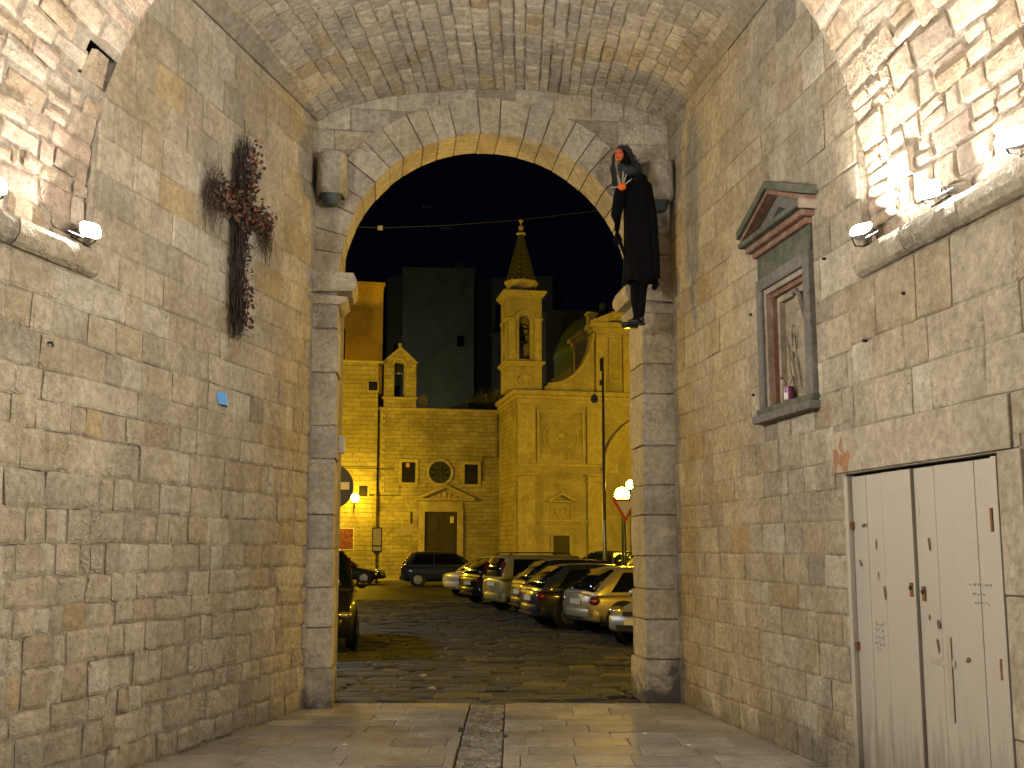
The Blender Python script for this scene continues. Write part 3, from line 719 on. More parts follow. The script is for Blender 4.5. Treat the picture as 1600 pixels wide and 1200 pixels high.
# ---- twig cross
cross = thing('twig_cross', 'cross of dark dried twigs with red berries and leaves hung on the left wall', 'cross', SL(1.84, 3.58, .03))
with Grp(cross):
    def twig(m, p0, p1, r, bend=.03, n=4):
        pts = []
        for i in range(n + 1):
            f = i / n; q = [p0[j] + (p1[j] - p0[j]) * f for j in range(3)]
            if 0 < i: q = [q[0] + random.uniform(-bend, bend), q[1] + random.uniform(-bend, bend), max(.01, q[2] + random.uniform(-bend, bend) * .7)]
            pts.append(SL(*q))
        m.tube(pts, [r * (1 - .6 * i / n) for i in range(n + 1)], 4, cap=False)
    bark = plain('dark_bark', (.032, .024, .020), .9, var=.4); bark2 = plain('brown_bark', (.065, .042, .028), .9, var=.3)
    m = MB(); cu = 1.84
    for k in range(330):
        a = random.gauss(0, .044); z0 = random.uniform(3.62, 5.1); z1 = z0 + random.uniform(.25, .7)
        twig(m, (cu + a, z0, random.uniform(.02, .12)), (cu + a + random.gauss(0, .03), min(z1, 5.74 - abs(a) * 3), random.uniform(.02, .13)), random.uniform(.003, .008))
    for k in range(130):
        z0 = random.uniform(3.6, 5.5); sgn = random.choice((-1, 1))
        twig(m, (cu + sgn * .03, z0, .07), (cu + sgn * random.uniform(.07, .14), z0 + random.uniform(-.12, .2), random.uniform(.05, .2)), .0035, n=3)
    m.build('upright_bundle', bark, smooth=True)
    m = MB()
    for k in range(200):
        zc = 4.86 + random.gauss(0, .04); u0 = cu + random.uniform(-.56, .3)
        twig(m, (u0, zc, random.uniform(.04, .12)), (u0 + random.uniform(.15, .4), zc + random.gauss(0, .04), random.uniform(.04, .13)), random.uniform(.003, .007))
    for k in range(230):      # ragged tufts at both ends of the arm: broom-like, falling and rising
        end = random.choice((-1, 1, 1)); u0 = cu + (.50 if end > 0 else -.50) + random.gauss(0, .055)
        z0 = 4.86; dz = random.uniform(-.42, .34) if end > 0 else random.uniform(-.40, .10)
        twig(m, (u0, z0 + random.uniform(-.05, .05), random.uniform(.03, .12)), (u0 + random.gauss(0, .05), z0 + dz, random.uniform(.02, .14)), random.uniform(.0025, .0055))
    m.build('arm_bundle', bark2, smooth=True)
    dry = [plain('dried_leaf_brown', (.10, .055, .032), .8, var=.3), plain('dried_leaf_rust', (.24, .07, .03), .75, var=.3), plain('dried_leaf_dark', (.045, .028, .026), .8, var=.3)]
    for mat, cnt, nm in ((dry[0], 420, 'brown_leaves'), (dry[1], 170, 'rust_leaves'), (dry[2], 320, 'dark_leaves')):
        m = MB()
        for k in range(cnt):
            if nm == 'rust_leaves': u, z = (cu - random.uniform(.0, .17), random.uniform(5.0, 5.45)) if random.random() < .5 else (cu - random.uniform(-.45, .5), 4.86 + random.gauss(0, .07))
            elif nm == 'brown_leaves': u, z = cu + random.uniform(-.56, .56), 4.86 + random.gauss(0, .085)
            else: u, z = (cu - random.uniform(-.04, .13), random.uniform(3.7, 5.5)) if random.random() < .65 else (cu + random.uniform(-.5, .58), 4.86 + random.gauss(0, .06))
            w = random.uniform(.08, .17); s = random.uniform(.014, .032); R = Matrix.Rotation(random.uniform(0, 6.3), 3, Vector((random.random() - .5, random.random() - .5, random.random() - .5)).normalized())
            c = SL(u, z, w); pts = [c + R @ Vector(q) * s for q in ((-1.2, 0, 0), (-.3, .55, .15), (.6, .45, .1), (1.3, 0, -.1), (.6, -.45, .1), (-.3, -.55, .15))]
            m.add(pts, [(0, 1, 5), (1, 2, 4, 5), (2, 3, 4)])
        o = m.build(nm, mat, fix=False); o['kind'] = 'stuff'
    bm_ = plain('dark_red_berry', (.05, .010, .014), .3, coat=.4)
    spots = [(cu - random.uniform(.02, .16), random.uniform(5.05, 5.52)) for _ in range(26)] + [(cu - random.uniform(.0, .12), random.uniform(3.75, 4.2)) for _ in range(24)] + [(cu - .26, 5.36), (cu - .24, 5.42), (cu - .22, 5.5), (cu - .06, 5.56)] + [(cu + random.uniform(-.4, .4), 4.84 + random.gauss(0, .05)) for _ in range(10)]
    for k, (u, z) in enumerate(spots):
        w = random.uniform(.11, .2); MB().ball(SL(u, z, w), random.uniform(.012, .019), 8, 5).build('berry', bm_, smooth=True)
    m = MB()
    for u, z in spots[:26] + spots[50:54]: m.tube([SL(cu - .02, z - .12, .09), SL((cu + u) / 2, z - .07, .14), SL(u, z, .16)], .0025, 4)
    m.build('berry_stalks', bark)

# ---- painted shrine on the right wall
SHR = thing('wall_shrine', 'framed wall shrine with triangular pediment and a veiled mother and child relief', 'shrine', SR(3.03, 2.8, 0))
c_blue = stone_mat('shrine_blue_grey', (.17, .17, .165), bump=.5, tinted=False, grime=.6, gcol=(.25, .21, .17), gscale=4, streak=.3)
c_green = stone_mat('shrine_green', (.095, .112, .085), bump=.5, tinted=False, grime=.65, gcol=(.2, .18, .13), gscale=5, streak=.3)
c_red = stone_mat('shrine_red', (.23, .125, .09), bump=.5, tinted=False, grime=.75, gcol=(.30, .25, .18), gscale=5, streak=.3)
c_pale = stone_mat('shrine_pale', (.40, .34, .27), bump=.4, tinted=False, grime=.3, streak=.2)
NU0, NU1 = 2.5, 3.56
with Grp(SHR):
    box_on(SR, NU0 - .04, NU1 + .05, 2.80, 2.87, -.02, .10).build('sill', c_blue, bevel=.01)
    box_on(SR, NU0 - .02, NU1 + .03, 2.87, 2.93, -.02, .065).build('sill_band', c_green, bevel=.008)
    for (a, b, c, d) in ((NU0, NU0 + .11, 2.93, 4.12), (NU1 - .11, NU1, 2.93, 4.12)): box_on(SR, a, b, c, d, -.05, .045).build('frame_stile', c_blue, bevel=.012)
    box_on(SR, NU0 + .11, NU1 - .11, 4.01, 4.12, -.05, .045).build('frame_rail', c_blue, bevel=.012)
    box_on(SR, NU0 + .002, NU1 - .002, 4.124, 4.335, -.05, .02).build('frieze', c_green, bevel=.005)
    # inner mouldings stepping back into the niche
    for j, (q, w1, mt, nm) in enumerate(((.11, .012, c_pale, 'inner_frame'), (.15, -.03, c_red, 'red_moulding'), (.20, -.07, c_pale, 'deep_frame'))):
        wd = .045 if j < 2 else .05; z0, z1 = 2.932, 4.01 - (q - .11)
        m = MB(); box_on(SR, NU0 + q, NU0 + q + wd, z0, z1, -.16, w1, m); box_on(SR, NU1 - q - wd, NU1 - q, z0, z1, -.16, w1, m); box_on(SR, NU0 + q + wd, NU1 - q - wd, z1 - wd, z1, -.16, w1, m)
        m.build(nm, mt, bevel=.006)
    box_on(SR, NU0 + .1, NU1 - .1, 2.9, 4.0, -.24, -.125).build('back_panel', stone_mat('relief_ground', (.34, .30, .22), bump=.3, tinted=False, grime=.3, streak=.1))
    # horizontal cornice in three steps: green, red, pale
    for (z0, z1, pr, mt, ex, nm) in ((4.337, 4.39, .06, c_red, .02, 'lower_moulding'), (4.392, 4.448, .11, c_red, .06, 'red_cornice'), (4.45, 4.50, .165, c_green, .10, 'green_cornice')):
        box_on(SR, NU0 - ex, NU1 + ex, z0, z1, -.02, pr).build(nm, mt, bevel=.012)
    box_on(SR, NU1 + .102, NU1 + .125, 4.43, 4.505, -.02, .16).build('cornice_end', c_pale)
    ap = (NU0 + NU1) / 2; e0, e1 = NU0 - .11, NU1 + .11; zp, za = 4.502, 4.86
    def strip(u0, z0, u1, z1, th, w0, w1, nm, mt):
        d = Vector((u1 - u0, z1 - z0)).normalized(); n = Vector((-d.y, d.x)); n = n if n.y > 0 else -n
        pts = [(u0, z0), (u1, z1), (u1, z1 - th), (u0 + (th * .0), z0 - th * .0)]
        pts = [(u0, z0), (u1, z1), (u1, z1 + th), (u0, z0 + th)]
        vs = [SR(a, b, w) for w in (w0, w1) for a, b in pts]
        return MB().add(vs, [(0, 1, 2, 3), (7, 6, 5, 4), (0, 4, 5, 1), (1, 5, 6, 2), (2, 6, 7, 3), (3, 7, 4, 0)]).build(nm, mt, bevel=.008)
    strip(e0, zp, ap, za - .09, .045, -.02, .14, 'raking_band', c_red); strip(e1, zp, ap, za - .09, .045, -.02, .14, 'raking_band', c_red)
    strip(e0 - .02, zp + .046, ap, za - .044, .075, -.02, .165, 'raking_cornice', c_green); strip(e1 + .02, zp + .046, ap, za - .044, .075, -.02, .165, 'raking_cornice', c_green)
    vs = [SR(a, b, w) for w in (-.02, .03) for a, b in ((e0, zp), (e1, zp), (ap, za - .08))]
    MB().add(vs, [(0, 1, 2), (5, 4, 3), (0, 3, 4, 1), (1, 4, 5, 2), (2, 5, 3, 0)]).build('tympanum', c_blue)
    vs = [SR(a, b, w) for w in (.03, .034) for a, b in ((ap - .24, zp + .05), (ap + .24, zp + .05), (ap, za - .20))]
    MB().add(vs, [(0, 1, 2), (5, 4, 3), (0, 3, 4, 1), (1, 4, 5, 2), (2, 5, 3, 0)]).build('tympanum_panel', plain('soot_black', (.03, .032, .035), .9, bump=.3))
    # relief: veiled woman turned to the child on her arm
    m = MB(); cu = ap + .06
    def el(du, z, w, ru, rz, rw, n=12, rot=0):
        vs = []; mm = 8
        for i in range(mm + 1):
            th = PI * i / mm
            for k in range(n):
                ph = 2 * PI * k / n; a, b = ru * math.sin(th) * math.cos(ph), rz * math.cos(th)
                a, b = a * math.cos(rot) - b * math.sin(rot), a * math.sin(rot) + b * math.cos(rot)
                vs.append(SR(cu + du + a, z + b, -.125 + w + rw * math.sin(th) * math.sin(ph)))
        fs = [(i * n + k, (i + 1) * n + k, (i + 1) * n + (k + 1) % n, i * n + (k + 1) % n) for i in range(mm) for k in range(n)]
        m.add(vs, fs)
    el(0, 3.80, .03, .055, .075, .045); el(.012, 3.03, .01, .15, .12, .05); el(.01, 3.47, .02, .115, .20, .06); el(.03, 3.22, .02, .14, .22, .07)
    el(.045, 3.62, .02, .07, .13, .045, rot=.2); el(-.12, 3.57, .04, .042, .05, .04); el(-.12, 3.44, .035, .055, .10, .045); el(-.14, 3.34, .04, .03, .09, .03, rot=.5)
    el(-.08, 3.40, .06, .028, .10, .03, rot=1.2); el(-.03, 3.50, .06, .026, .11, .03, rot=.9); el(-.17, 3.50, .045, .02, .07, .02, rot=-.7); el(-.06, 3.09, .05, .03, .18, .03, rot=-.3); el(.08, 3.16, .05, .025, .2, .03, rot=.15)
    el(-.025, 3.80, .065, .02, .028, .02)
    rl = m.build('relief_figures', stone_mat('relief_stone', (.36, .315, .24), bump=.3, tinted=False, grime=.3, streak=.15, gcol=(.2, .17, .13), gscale=6), smooth=True)
    rm = rl.modifiers.new('remesh', 'REMESH'); rm.mode = 'VOXEL'; rm.voxel_size = .011; rm.use_smooth_shade = True
    m = MB()
    def vstroke(pts, r): m.tube([SR(cu + a, z, -.125 + w) for a, z, w in pts], r, 6)
    vstroke([(-.045, 3.82, .05), (-.02, 3.885, .07), (.03, 3.89, .07), (.07, 3.84, .05), (.085, 3.74, .04), (.10, 3.62, .03)], [.012, .02, .024, .024, .022, .012])
    m.build('veil', stone_mat('veil_stone', (.15, .14, .125), bump=.3, tinted=False, grime=.2), smooth=True)
    m = MB()
    for a0, z0, a1, z1 in ((-.10, 3.32, -.02, 3.02), (-.02, 3.34, .03, 3.0), (.05, 3.36, .10, 3.02), (.0, 3.6, -.05, 3.42), (.06, 3.58, .02, 3.38), (-.12, 3.5, -.08, 3.3)):
        m.tube([SR(cu + a0, z0, -.03), SR(cu + (a0 + a1) / 2 + .02, (z0 + z1) / 2, -.018), SR(cu + a1, z1, -.045)], [.004, .009, .004], 5)
    m.build('drapery_folds', stone_mat('fold_stone', (.30, .26, .2), bump=.3, tinted=False), smooth=True)
pot = thing('flower_pot', 'small purple and white tin holding a dry sprig, at the foot of the shrine relief', 'pot', SR(ap + .0, 2.935, .0))
MB().lathe([(.036, 0), (.04, .01), (.04, .115), (.043, .12), (.043, .128), (.036, .128), (.034, .1)], 16).build('tin', plain('purple_tin', (.24, .05, .14), .35, coat=.3), pot, smooth=False)
MB().lathe([(.0408, .018), (.0412, .07), (.0408, .075)], 16, a0=PI * .6, a1=PI * 1.35).build('white_label', plain('label_white', (.65, .62, .6), .6), pot)
m = MB()
for k in range(7):
    a = random.uniform(0, 6.3); m.tube([(0, 0, .1), (.02 * math.cos(a), .02 * math.sin(a), .16), (.06 * math.cos(a), .06 * math.sin(a), .19 + random.uniform(0, .05))], .002, 4)
    c = (.06 * math.cos(a), .06 * math.sin(a), .2); m.add([(c[0] - .012, c[1], c[2]), (c[0], c[1] + .006, c[2] + .02), (c[0] + .014, c[1], c[2]), (c[0], c[1] - .006, c[2] - .008)], [(0, 1, 2, 3)])
m.build('dry_sprig', plain('dry_stem', (.16, .12, .06), .8), pot)
# anchor holes around the shrine
for k, (u, z) in enumerate(((2.3, 3.86), (3.78, 3.98), (2.3, 3.1), (4.35, 3.2), (4.9, 3.42))):
    q = thing('iron_anchor', ('dark iron anchor stub left of the shrine frame, level with the frame top', 'dark iron anchor stub just right of the shrine frame', 'dark iron anchor stub left of the shrine frame, near its foot', 'dark iron stub in the wall above the lintel of the white door', 'dark iron stub in the big blocks below the right ledge')[k], 'wall anchor', SR(u, z, .0), group='iron stubs in the right wall')
    MB().tube([nR * -.02, nR * .025], .012, 7).build('anchor_stub', M['dark_iron'], q)

# ---- white plank door
DR = thing('plank_door', 'pair of weathered white plank doors with rusty locks in the right wall', 'door', SR((DOOR[0] + DOOR[1]) / 2, 0, 0))
def paint_mat(name):
    m, t, b = nt(name); L = t.links; pos = world_vec(t)
    mp = t.nodes.new('ShaderNodeMapping'); mp.inputs['Scale'].default_value = (9, 9, 1.1); L.new(pos, mp.inputs[0])
    n1 = noise_n(t, mp.outputs[0], 2.2, 8, .75, .3); n2 = noise_n(t, pos, 2.3, 6, .65); n3 = noise_n(t, pos, 30, 4, .7)
    c = mixc(t, (.36, .325, .265), (.48, .44, .37), n2)
    c = mixc(t, c, (.33, .27, .20), math_(t, 'MULTIPLY', ramp(t, n2, ((.52, (0, 0, 0)), (.75, (1, 1, 1)))), .4))
    c = mixc(t, c, (.10, .075, .055), ramp(t, n1, ((.665, (0, 0, 0)), (.71, (1, 1, 1)))))
    sz = t.nodes.new('ShaderNodeSeparateXYZ'); L.new(pos, sz.inputs[0])
    ft = math_(t, 'ADD', math_(t, 'MULTIPLY', sz.outputs[2], -1.3), math_(t, 'MULTIPLY', noise_n(t, mp.outputs[0], 1.6, 6, .7), 2.0))
    c = mixc(t, c, (.16, .135, .10), math_(t, 'MULTIPLY', ramp(t, ft, ((.2, (0, 0, 0)), (.95, (1, 1, 1)))), .75))
    c = mixc(t, c, (.2, .16, .12), math_(t, 'MULTIPLY', ramp(t, n3, ((.62, (0, 0, 0)), (.72, (1, 1, 1)))), .35))
    L.new(c, b.inputs['Base Color']); b.inputs['Roughness'].default_value = .6
    bp = t.nodes.new('ShaderNodeBump'); bp.inputs['Strength'].default_value = .35; bp.inputs['Distance'].default_value = .006
    L.new(math_(t, 'SUBTRACT', noise_n(t, mp.outputs[0], 6, 6, .7), ramp(t, n1, ((.66, (0, 0, 0)), (.7, (1, 1, 1))))), bp.inputs['Height']); L.new(bp.outputs[0], b.inputs['Normal']); return m
M['door_paint'] = paint_mat('weathered_white_paint')
rust = plain('rust', (.17, .07, .025), .85, bump=.4, var=.4); seam = plain('seam_black', (.015, .013, .012), .9)
with Grp(DR):
    for a, b in ((DOOR[0] - .055, DOOR[0] - .004), (DOOR[1] + .004, DOOR[1] + .055)): box_on(SR, a, b, .0, DOOR[2] - .02, -.08, .012).build('door_frame', M['door_paint'], bevel=.004)
    box_on(SR, DOOR[0] - .05, DOOR[1] + .05, 0, DOOR[2] - .002, -.20, -.075).build('door_shadow_gap', seam)
    mid = (DOOR[0] + DOOR[1]) / 2 - .02
    for leaf, (a, b, dz) in enumerate(((DOOR[0] + .004, mid - .007, 0), (mid + .007, DOOR[1] - .004, .0))):
        n = 4; cuts = [a + (b - a) * k / n + (random.uniform(-.02, .02) if 0 < k < n else 0) for k in range(n + 1)]
        for k in range(n):
            w = -.022 + random.uniform(-.003, .003)
            box_on(SR, cuts[k] + .0018, cuts[k + 1] - .0018, .02, DOOR[2] - .022 - random.uniform(0, .004), -.06, w).build('plank', M['door_paint'], bevel=.003)
    box_on(SR, mid - .03, mid - .008, .02, DOOR[2] - .025, -.019, -.006).build('meeting_strip', M['door_paint'], bevel=.003)
    for u, z in ((mid - .075, 1.42), (mid + .07, 1.40)):
        box_on(SR, u - .02, u + .02, z - .05, z + .045, -.021, -.013).build('lock_plate', rust, bevel=.004)
        m = MB(); m.lathe([(.012, 0), (.014, .01), (.0, .012)], 10); 
        m.v = [SR(u + p.x, z + .01 + p.y, -.013 + p.z) for p in m.v]; m.build('keyhole_boss', M['dark_iron'])
    for u, z, hh in ((DOOR[0] + .02, .98, .06), (DOOR[1] - .03, 1.86, .14), (DOOR[1] - .02, 1.0, .12), (DOOR[0] + .015, 1.86, .05)):
        box_on(SR, u - .011, u + .011, z - hh / 2, z + hh / 2, -.024, .004).build('hinge', rust, bevel=.003)
    tp = plain('old_tape', (.38, .335, .27), .5, var=.2)
    box_on(SR, mid + .10, mid + .38, .955, 1.0, -.0185, -.0165).build('tape_strip', tp)
    box_on(SR, mid + .30, mid + .345, .62, 1.14, -.0165, -.0145).build('tape_strip', tp)
    ink = plain('ink', (.10, .10, .13), .6); m = MB()     # faint unreadable pen scribble, built as strokes
    for row, (n, u0) in enumerate(((9, DOOR[1] - .30), (5, DOOR[1] - .28), (6, DOOR[1] - .26))):
        for k in range(n):
            u = u0 + k * .026; z = 1.475 - row * .055; 
            pts = [SR(u + random.uniform(-.006, .012), z + random.uniform(-.008, .01), -.0175) for _ in range(4)]; m.tube(pts, .0018, 4)
    m.build('pen_scribble', ink)
    m = MB()
    for k in range(14):
        u = DOOR[0] + .28 + (k % 3) * .045; z = 1.16 - (k // 3) * .045; m.tube([SR(u + random.uniform(-.02, .02), z + random.uniform(-.02, .02), -.0175) for _ in range(4)], .0016, 4)
    m.build('pencil_marks', ink)
    ch = plain('bare_wood', (.13, .085, .05), .9)
    for u, z, a, b, r in ((DOOR[0] + .17, 1.86, .045, .014, .1), (DOOR[0] + .10, 1.58, .016, .03, .6), (DOOR[0] + .33, 1.72, .008, .04, 0), (DOOR[0] + .34, 1.5, .008, .03, 0), (mid + .16, 1.72, .012, .05, .1), (mid + .22, 1.21, .02, .035, 0), (mid + .2, 1.08, .012, .05, .2), (mid + .12, 1.25, .01, .02, 0), (DOOR[0] + .42, 1.38, .014, .05, .1), (mid + .52, 1.02, .03, .02, .3)):
        pts = []
        for k in range(9):
            an = 2 * PI * k / 9; q = random.uniform(.7, 1.25); x, y = a * q * math.cos(an), b * q * math.sin(an); pts.append(SR(u + x * math.cos(r) - y * math.sin(r), z + x * math.sin(r) + y * math.cos(r), -.0178))
        MB().add(pts, [tuple(range(9))]).build('paint_chip', ch)

# ---- hanging witch-like effigy
EY = 11.18
EF = thing('hanging_effigy', 'black robed effigy with orange face and grey hair hanging beside the right of the gate', 'effigy', at(998, 505, EY))
black = plain('black_cloth', (.004, .004, .005), .95, bump=.3, spec=.1); skin_m = plain('orange_mask', (.62, .13, .04), .6, bump=.2); hair_m = plain('grey_hair', (.022, .022, .023), .8); scarf_m = plain('dark_scarf', (.025, .035, .045), .9, bump=.4, var=.5)
def EP(px, py, d=0.0): return at(px, py, EY) + Vector((0, d, 0))
def skin_body(name, joints, edges, mat, sub=2):
    me = bpy.data.meshes.new(name); me.from_pydata([j[0] for j in joints], edges, []); o = bpy.data.objects.new(name, me); COL.objects.link(o); me.materials.append(mat)
    md = o.modifiers.new('skin', 'SKIN'); md.use_smooth_shade = True
    for i, j in enumerate(joints):
        r = j[1]; me.skin_vertices[0].data[i].radius = (r, r) if isinstance(r, (int, float)) else r
    me.skin_vertices[0].data[0].use_root = True
    sb = o.modifiers.new('subd', 'SUBSURF'); sb.levels = sub; sb.render_levels = sub; return o
with Grp(EF):
    J = [(EP(1000, 400), (.12, .09)), (EP(998, 340), (.12, .09)), (EP(996, 290), (.15, .09)), (EP(988, 268), .055), (EP(975, 252, -.03), (.062, .07)), (EP(973, 240, -.03), (.066, .07)), (EP(977, 233, -.02), (.045, .05)),
         (EP(1006, 425), .075), (EP(1003, 462), .055), (EP(1002, 494, -.01), .04), (EP(994, 505, -.05), (.035, .03)),
         (EP(994, 425, .03), .075), (EP(993, 465, .04), .055), (EP(996, 496, .04), .04), (EP(986, 505, .0), (.035, .03)),
         (EP(978, 290), .055), (EP(966, 328, -.04), .042), (EP(963, 365, -.04), .034),
         (EP(1012, 290), .055), (EP(1019, 350, -.03), .042), (EP(1022, 425, -.03), .034)]
    Ed = [(0, 1), (1, 2), (2, 3), (3, 4), (4, 5), (5, 6), (0, 7), (7, 8), (8, 9), (9, 10), (0, 11), (11, 12), (12, 13), (13, 14), (2, 15), (15, 16), (16, 17), (2, 18), (18, 19), (19, 20)]
    skin_body('figure_body', J, Ed, black)
    # robe: rings from the collar to the hem, gathered folds
    rings = [(268, 981, 998, .09), (276, 976, 1010, .13), (290, 973, 1015, .16), (320, 975, 1018, .17), (360, 976, 1021, .17), (400, 976, 1024, .18), (430, 975, 1026, .19), (444, 974, 1028, .20)]
    n = 40; vs = []; ph = [random.uniform(0, 6) for _ in range(4)]
    for i, (py, x0, x1, dep) in enumerate(rings):
        a = EP(x0, py); b = EP(x1, py); c = (a + b) / 2; rx = (b - a).length / 2; f = i / (len(rings) - 1)
        for k in range(n):
            an = 2 * PI * k / n; fold = 1 + .07 * f * math.sin(an * 9 + ph[0]) + .05 * f * math.sin(an * 5 + ph[1])
            vs.append(c + Vector((rx * fold * math.cos(an), dep * .75 * fold * math.sin(an), (.03 * math.sin(an * 4 + ph[2]) if i == len(rings) - 1 else 0))))
    fs = [(i * n + k, i * n + (k + 1) % n, (i + 1) * n + (k + 1) % n, (i + 1) * n + k) for i in range(len(rings) - 1) for k in range(n)]
    o = MB().add(vs, fs).build('robe', black, smooth=True); sm = o.modifiers.new('thick', 'SOLIDIFY'); sm.thickness = .008
    # sleeves, the near one narrow and free of the robe
    MB().tube([EP(980, 284, -.02), EP(968, 305, -.06), EP(962, 340, -.07), EP(964, 378, -.07)], [.06, .07, .062, .055], 14).build('sleeve', black, smooth=True)
    MB().tube([EP(966, 376, -.07), EP(972, 392, -.06), EP(976, 406, -.05)], [.03, .018, .006], 8).build('trailing_rag', black, smooth=True)
    MB().tube([EP(1010, 290, -.02), EP(1018, 340, -.03), EP(1022, 400, -.03), EP(1023, 436, -.03)], [.06, .06, .06, .055], 14).build('sleeve', black, smooth=True)
    # gloved hands, five fingers each
    for hx, hy, hd in ((963, 372, -.07), (1022, 440, -.03)):
        m = MB(); w = EP(hx, hy, hd); m.ball(w + Vector((0, 0, -.03)), (.03, .018, .04), 10, 7)
        for k in range(4):
            x = -.024 + k * .016; l = (.05, .062, .06, .046)[k]
            m.tube([w + Vector((x, 0, -.055)), w + Vector((x * 1.1, -.006, -.055 - l * .55)), w + Vector((x * 1.1, -.018, -.055 - l))], [.0095, .009, .006], 7)
        m.tube([w + Vector((.024, -.002, -.02)), w + Vector((.042, -.012, -.045)), w + Vector((.044, -.02, -.068))], [.011, .009, .006], 7)
        m.build('gloved_hand', black, smooth=True)
    for px, py, d in ((1000, 500, -.02), (990, 503, .03)):
        m = MB(); p = EP(px, py, d); m.ball(p, (.05, .045, .045), 12, 8); m.ball(p + Vector((-.07, -.02, -.025)), (.075, .04, .03), 12, 8); m.box(p + Vector((-.13, -.055, -.062)), p + Vector((.05, .035, -.045)))
        m.build('shoe', plain('black_leather', (.008, .008, .009), .4, coat=.2), smooth=True)
    # mask with brow, nose, mouth, eyes, ear
    fc = EP(966, 247, -.095); m = MB()
    m.ball(fc, (.05, .042, .078), 14, 10); m.ball(fc + Vector((-.03, -.032, -.006)), (.016, .022, .024), 8, 6); m.ball(fc + Vector((-.035, -.045, -.018)), (.012, .016, .01), 8, 6)
    m.ball(fc + Vector((-.012, -.026, .035)), (.036, .02, .012), 8, 6); m.ball(fc + Vector((-.02, -.02, -.064)), (.024, .02, .018), 8, 6); m.ball(fc + Vector((.045, .0, .0)), (.01, .014, .024), 8, 6)
    o = m.build('face_mask', skin_m, smooth=True); rm = o.modifiers.new('remesh', 'REMESH'); rm.mode = 'VOXEL'; rm.voxel_size = .006; rm.use_smooth_shade = True
    for dx in (-.036, .004): MB().ball(fc + Vector((dx, -.042, .014)), .008, 8, 6).build('eye', plain('eye_dark', (.02, .02, .02), .3))
    MB().tube([fc + Vector((-.04, -.036, -.040)), fc + Vector((-.018, -.046, -.046)), fc + Vector((.008, -.040, -.040))], .005, 6).build('mouth', plain('mouth_dark', (.12, .015, .01), .5))
    m = MB()
    for k in range(260):       # long grey hair from the crown down both sides and the back
        side = random.random(); a = random.uniform(0, 1)
        top = EP(974, 234, -.03) + Vector((random.gauss(0, .03), random.gauss(0, .04), random.uniform(-.01, .02)))
        if side < .36: p1 = EP(958, 246, random.uniform(-.10, .02)); p2 = EP(957 + random.uniform(-3, 3), 268, -.06); p3 = EP(959 + random.uniform(-4, 6), random.uniform(278, 302), -.07)
        else: p1 = EP(985 + random.uniform(-3, 5), 246, random.uniform(-.10, .08)); p2 = EP(992 + random.uniform(-8, 8), 262, random.uniform(-.10, .08)); p3 = EP(996 + random.uniform(-16, 12), random.uniform(272, 292), random.uniform(-.14, .08))
        w = Vector((random.uniform(-.012, .012), random.uniform(-.012, .012), 0)); m.tube([top, p1 + w, p2 - w, p3], [.004, .006, .005, .002], 4, cap=False)
    m.build('hair', hair_m)
    m = MB(); m.ball(EP(978, 240, .0), (.08, .085, .07), 14, 9); m.build('hair_cap', plain('hair_under', (.015, .015, .016), .9), smooth=True)
    o = MB().tube([EP(966, 262, -.09), EP(972, 270, -.11), EP(985, 272, -.10), EP(998, 270, -.02)], [.03, .05, .05, .035], 12).build('scarf', scarf_m, smooth=True)
    MB().tube([EP(968, 268, -.11), EP(970, 280, -.13), EP(972, 292, -.13)], [.04, .035, .02], 10).build('scarf_tail', scarf_m, smooth=True)
    MB().tube([EP(990, 262, .1), EP(1000, 240, .28), EP(1004, 232, .34)], .006, 6).build('hanging_cord', plain('cord', (.1, .08, .05), .9))
br = thing('orange_flower', 'bright orange ball with pale straws radiating, pinned on the black effigy', 'flower', EP(969, 301, -.2))
with Grp(br):
    MB().ball(EP(969, 301, -.2), (.046, .04, .044), 16, 10).build('orange_ball', plain('orange_felt', (.80, .14, .01), .8, bump=.5), smooth=True)
    for px, py in ((949, 304), (961, 284), (971, 278), (976, 282), (984, 290)):
        c = EP(969, 301, -.2); e = EP(px, py, -.22); MB().tube([c + (e - c) * .3, c + (e - c) * .7, e], [.007, .01, .004], 6).build('straw', plain('pale_straw', (.32, .30, .25), .8))

# ================================================================== THE PIAZZA
FA = math.atan(.2)
F_A = facade_mat('annex_stone', (.42, .38, .28), row=.24, wid=.55, bump=.8, stain=.45)
F_B = facade_mat('church_stone', (.40, .36, .28), row=.34, wid=.9, bump=.35, cvar=.12, mort=.85, stain=.42)
F_C = facade_mat('coarse_block_stone', (.40, .36, .26), row=.27, wid=.8, bump=1.0, cvar=.2, mort=.6)
trim = stone_mat('trim_stone', (.42, .38, .30), tinted=False, bump=.4, bscale=4, grime=.4, gscale=.8, streak=.3, pits=0)
wood_dk = plain('dark_door_wood', (.035, .03, .028), .7, bump=.2, bscale=8, var=.3)
glass_dk = plain('dark_glass', (.012, .014, .02), .15, spec=.6)
iron = M['dark_iron']
def arch_piece(x0, x1, z0, z1, ax0, ax1, az0, azs, y0, y1, n=14):
    """wall panel with a round-headed opening, one mesh"""
    m = MB(); m.box((x0, y0, z0), (ax0, y1, z1)); m.box((ax1, y0, z0), (x1, y1, z1))
    if az0 > z0: m.box((ax0, y0, z0), (ax1, y1, az0))
    c, r = (ax0 + ax1) / 2, (ax1 - ax0) / 2; P = [(c + r * math.cos(PI * k / n), azs + r * math.sin(PI * k / n)) for k in range(n + 1)]
    for k in range(n): m.prism([P[k], P[k + 1], (P[k + 1][0], z1), (P[k][0], z1)], 1, y0, y1)
    return m
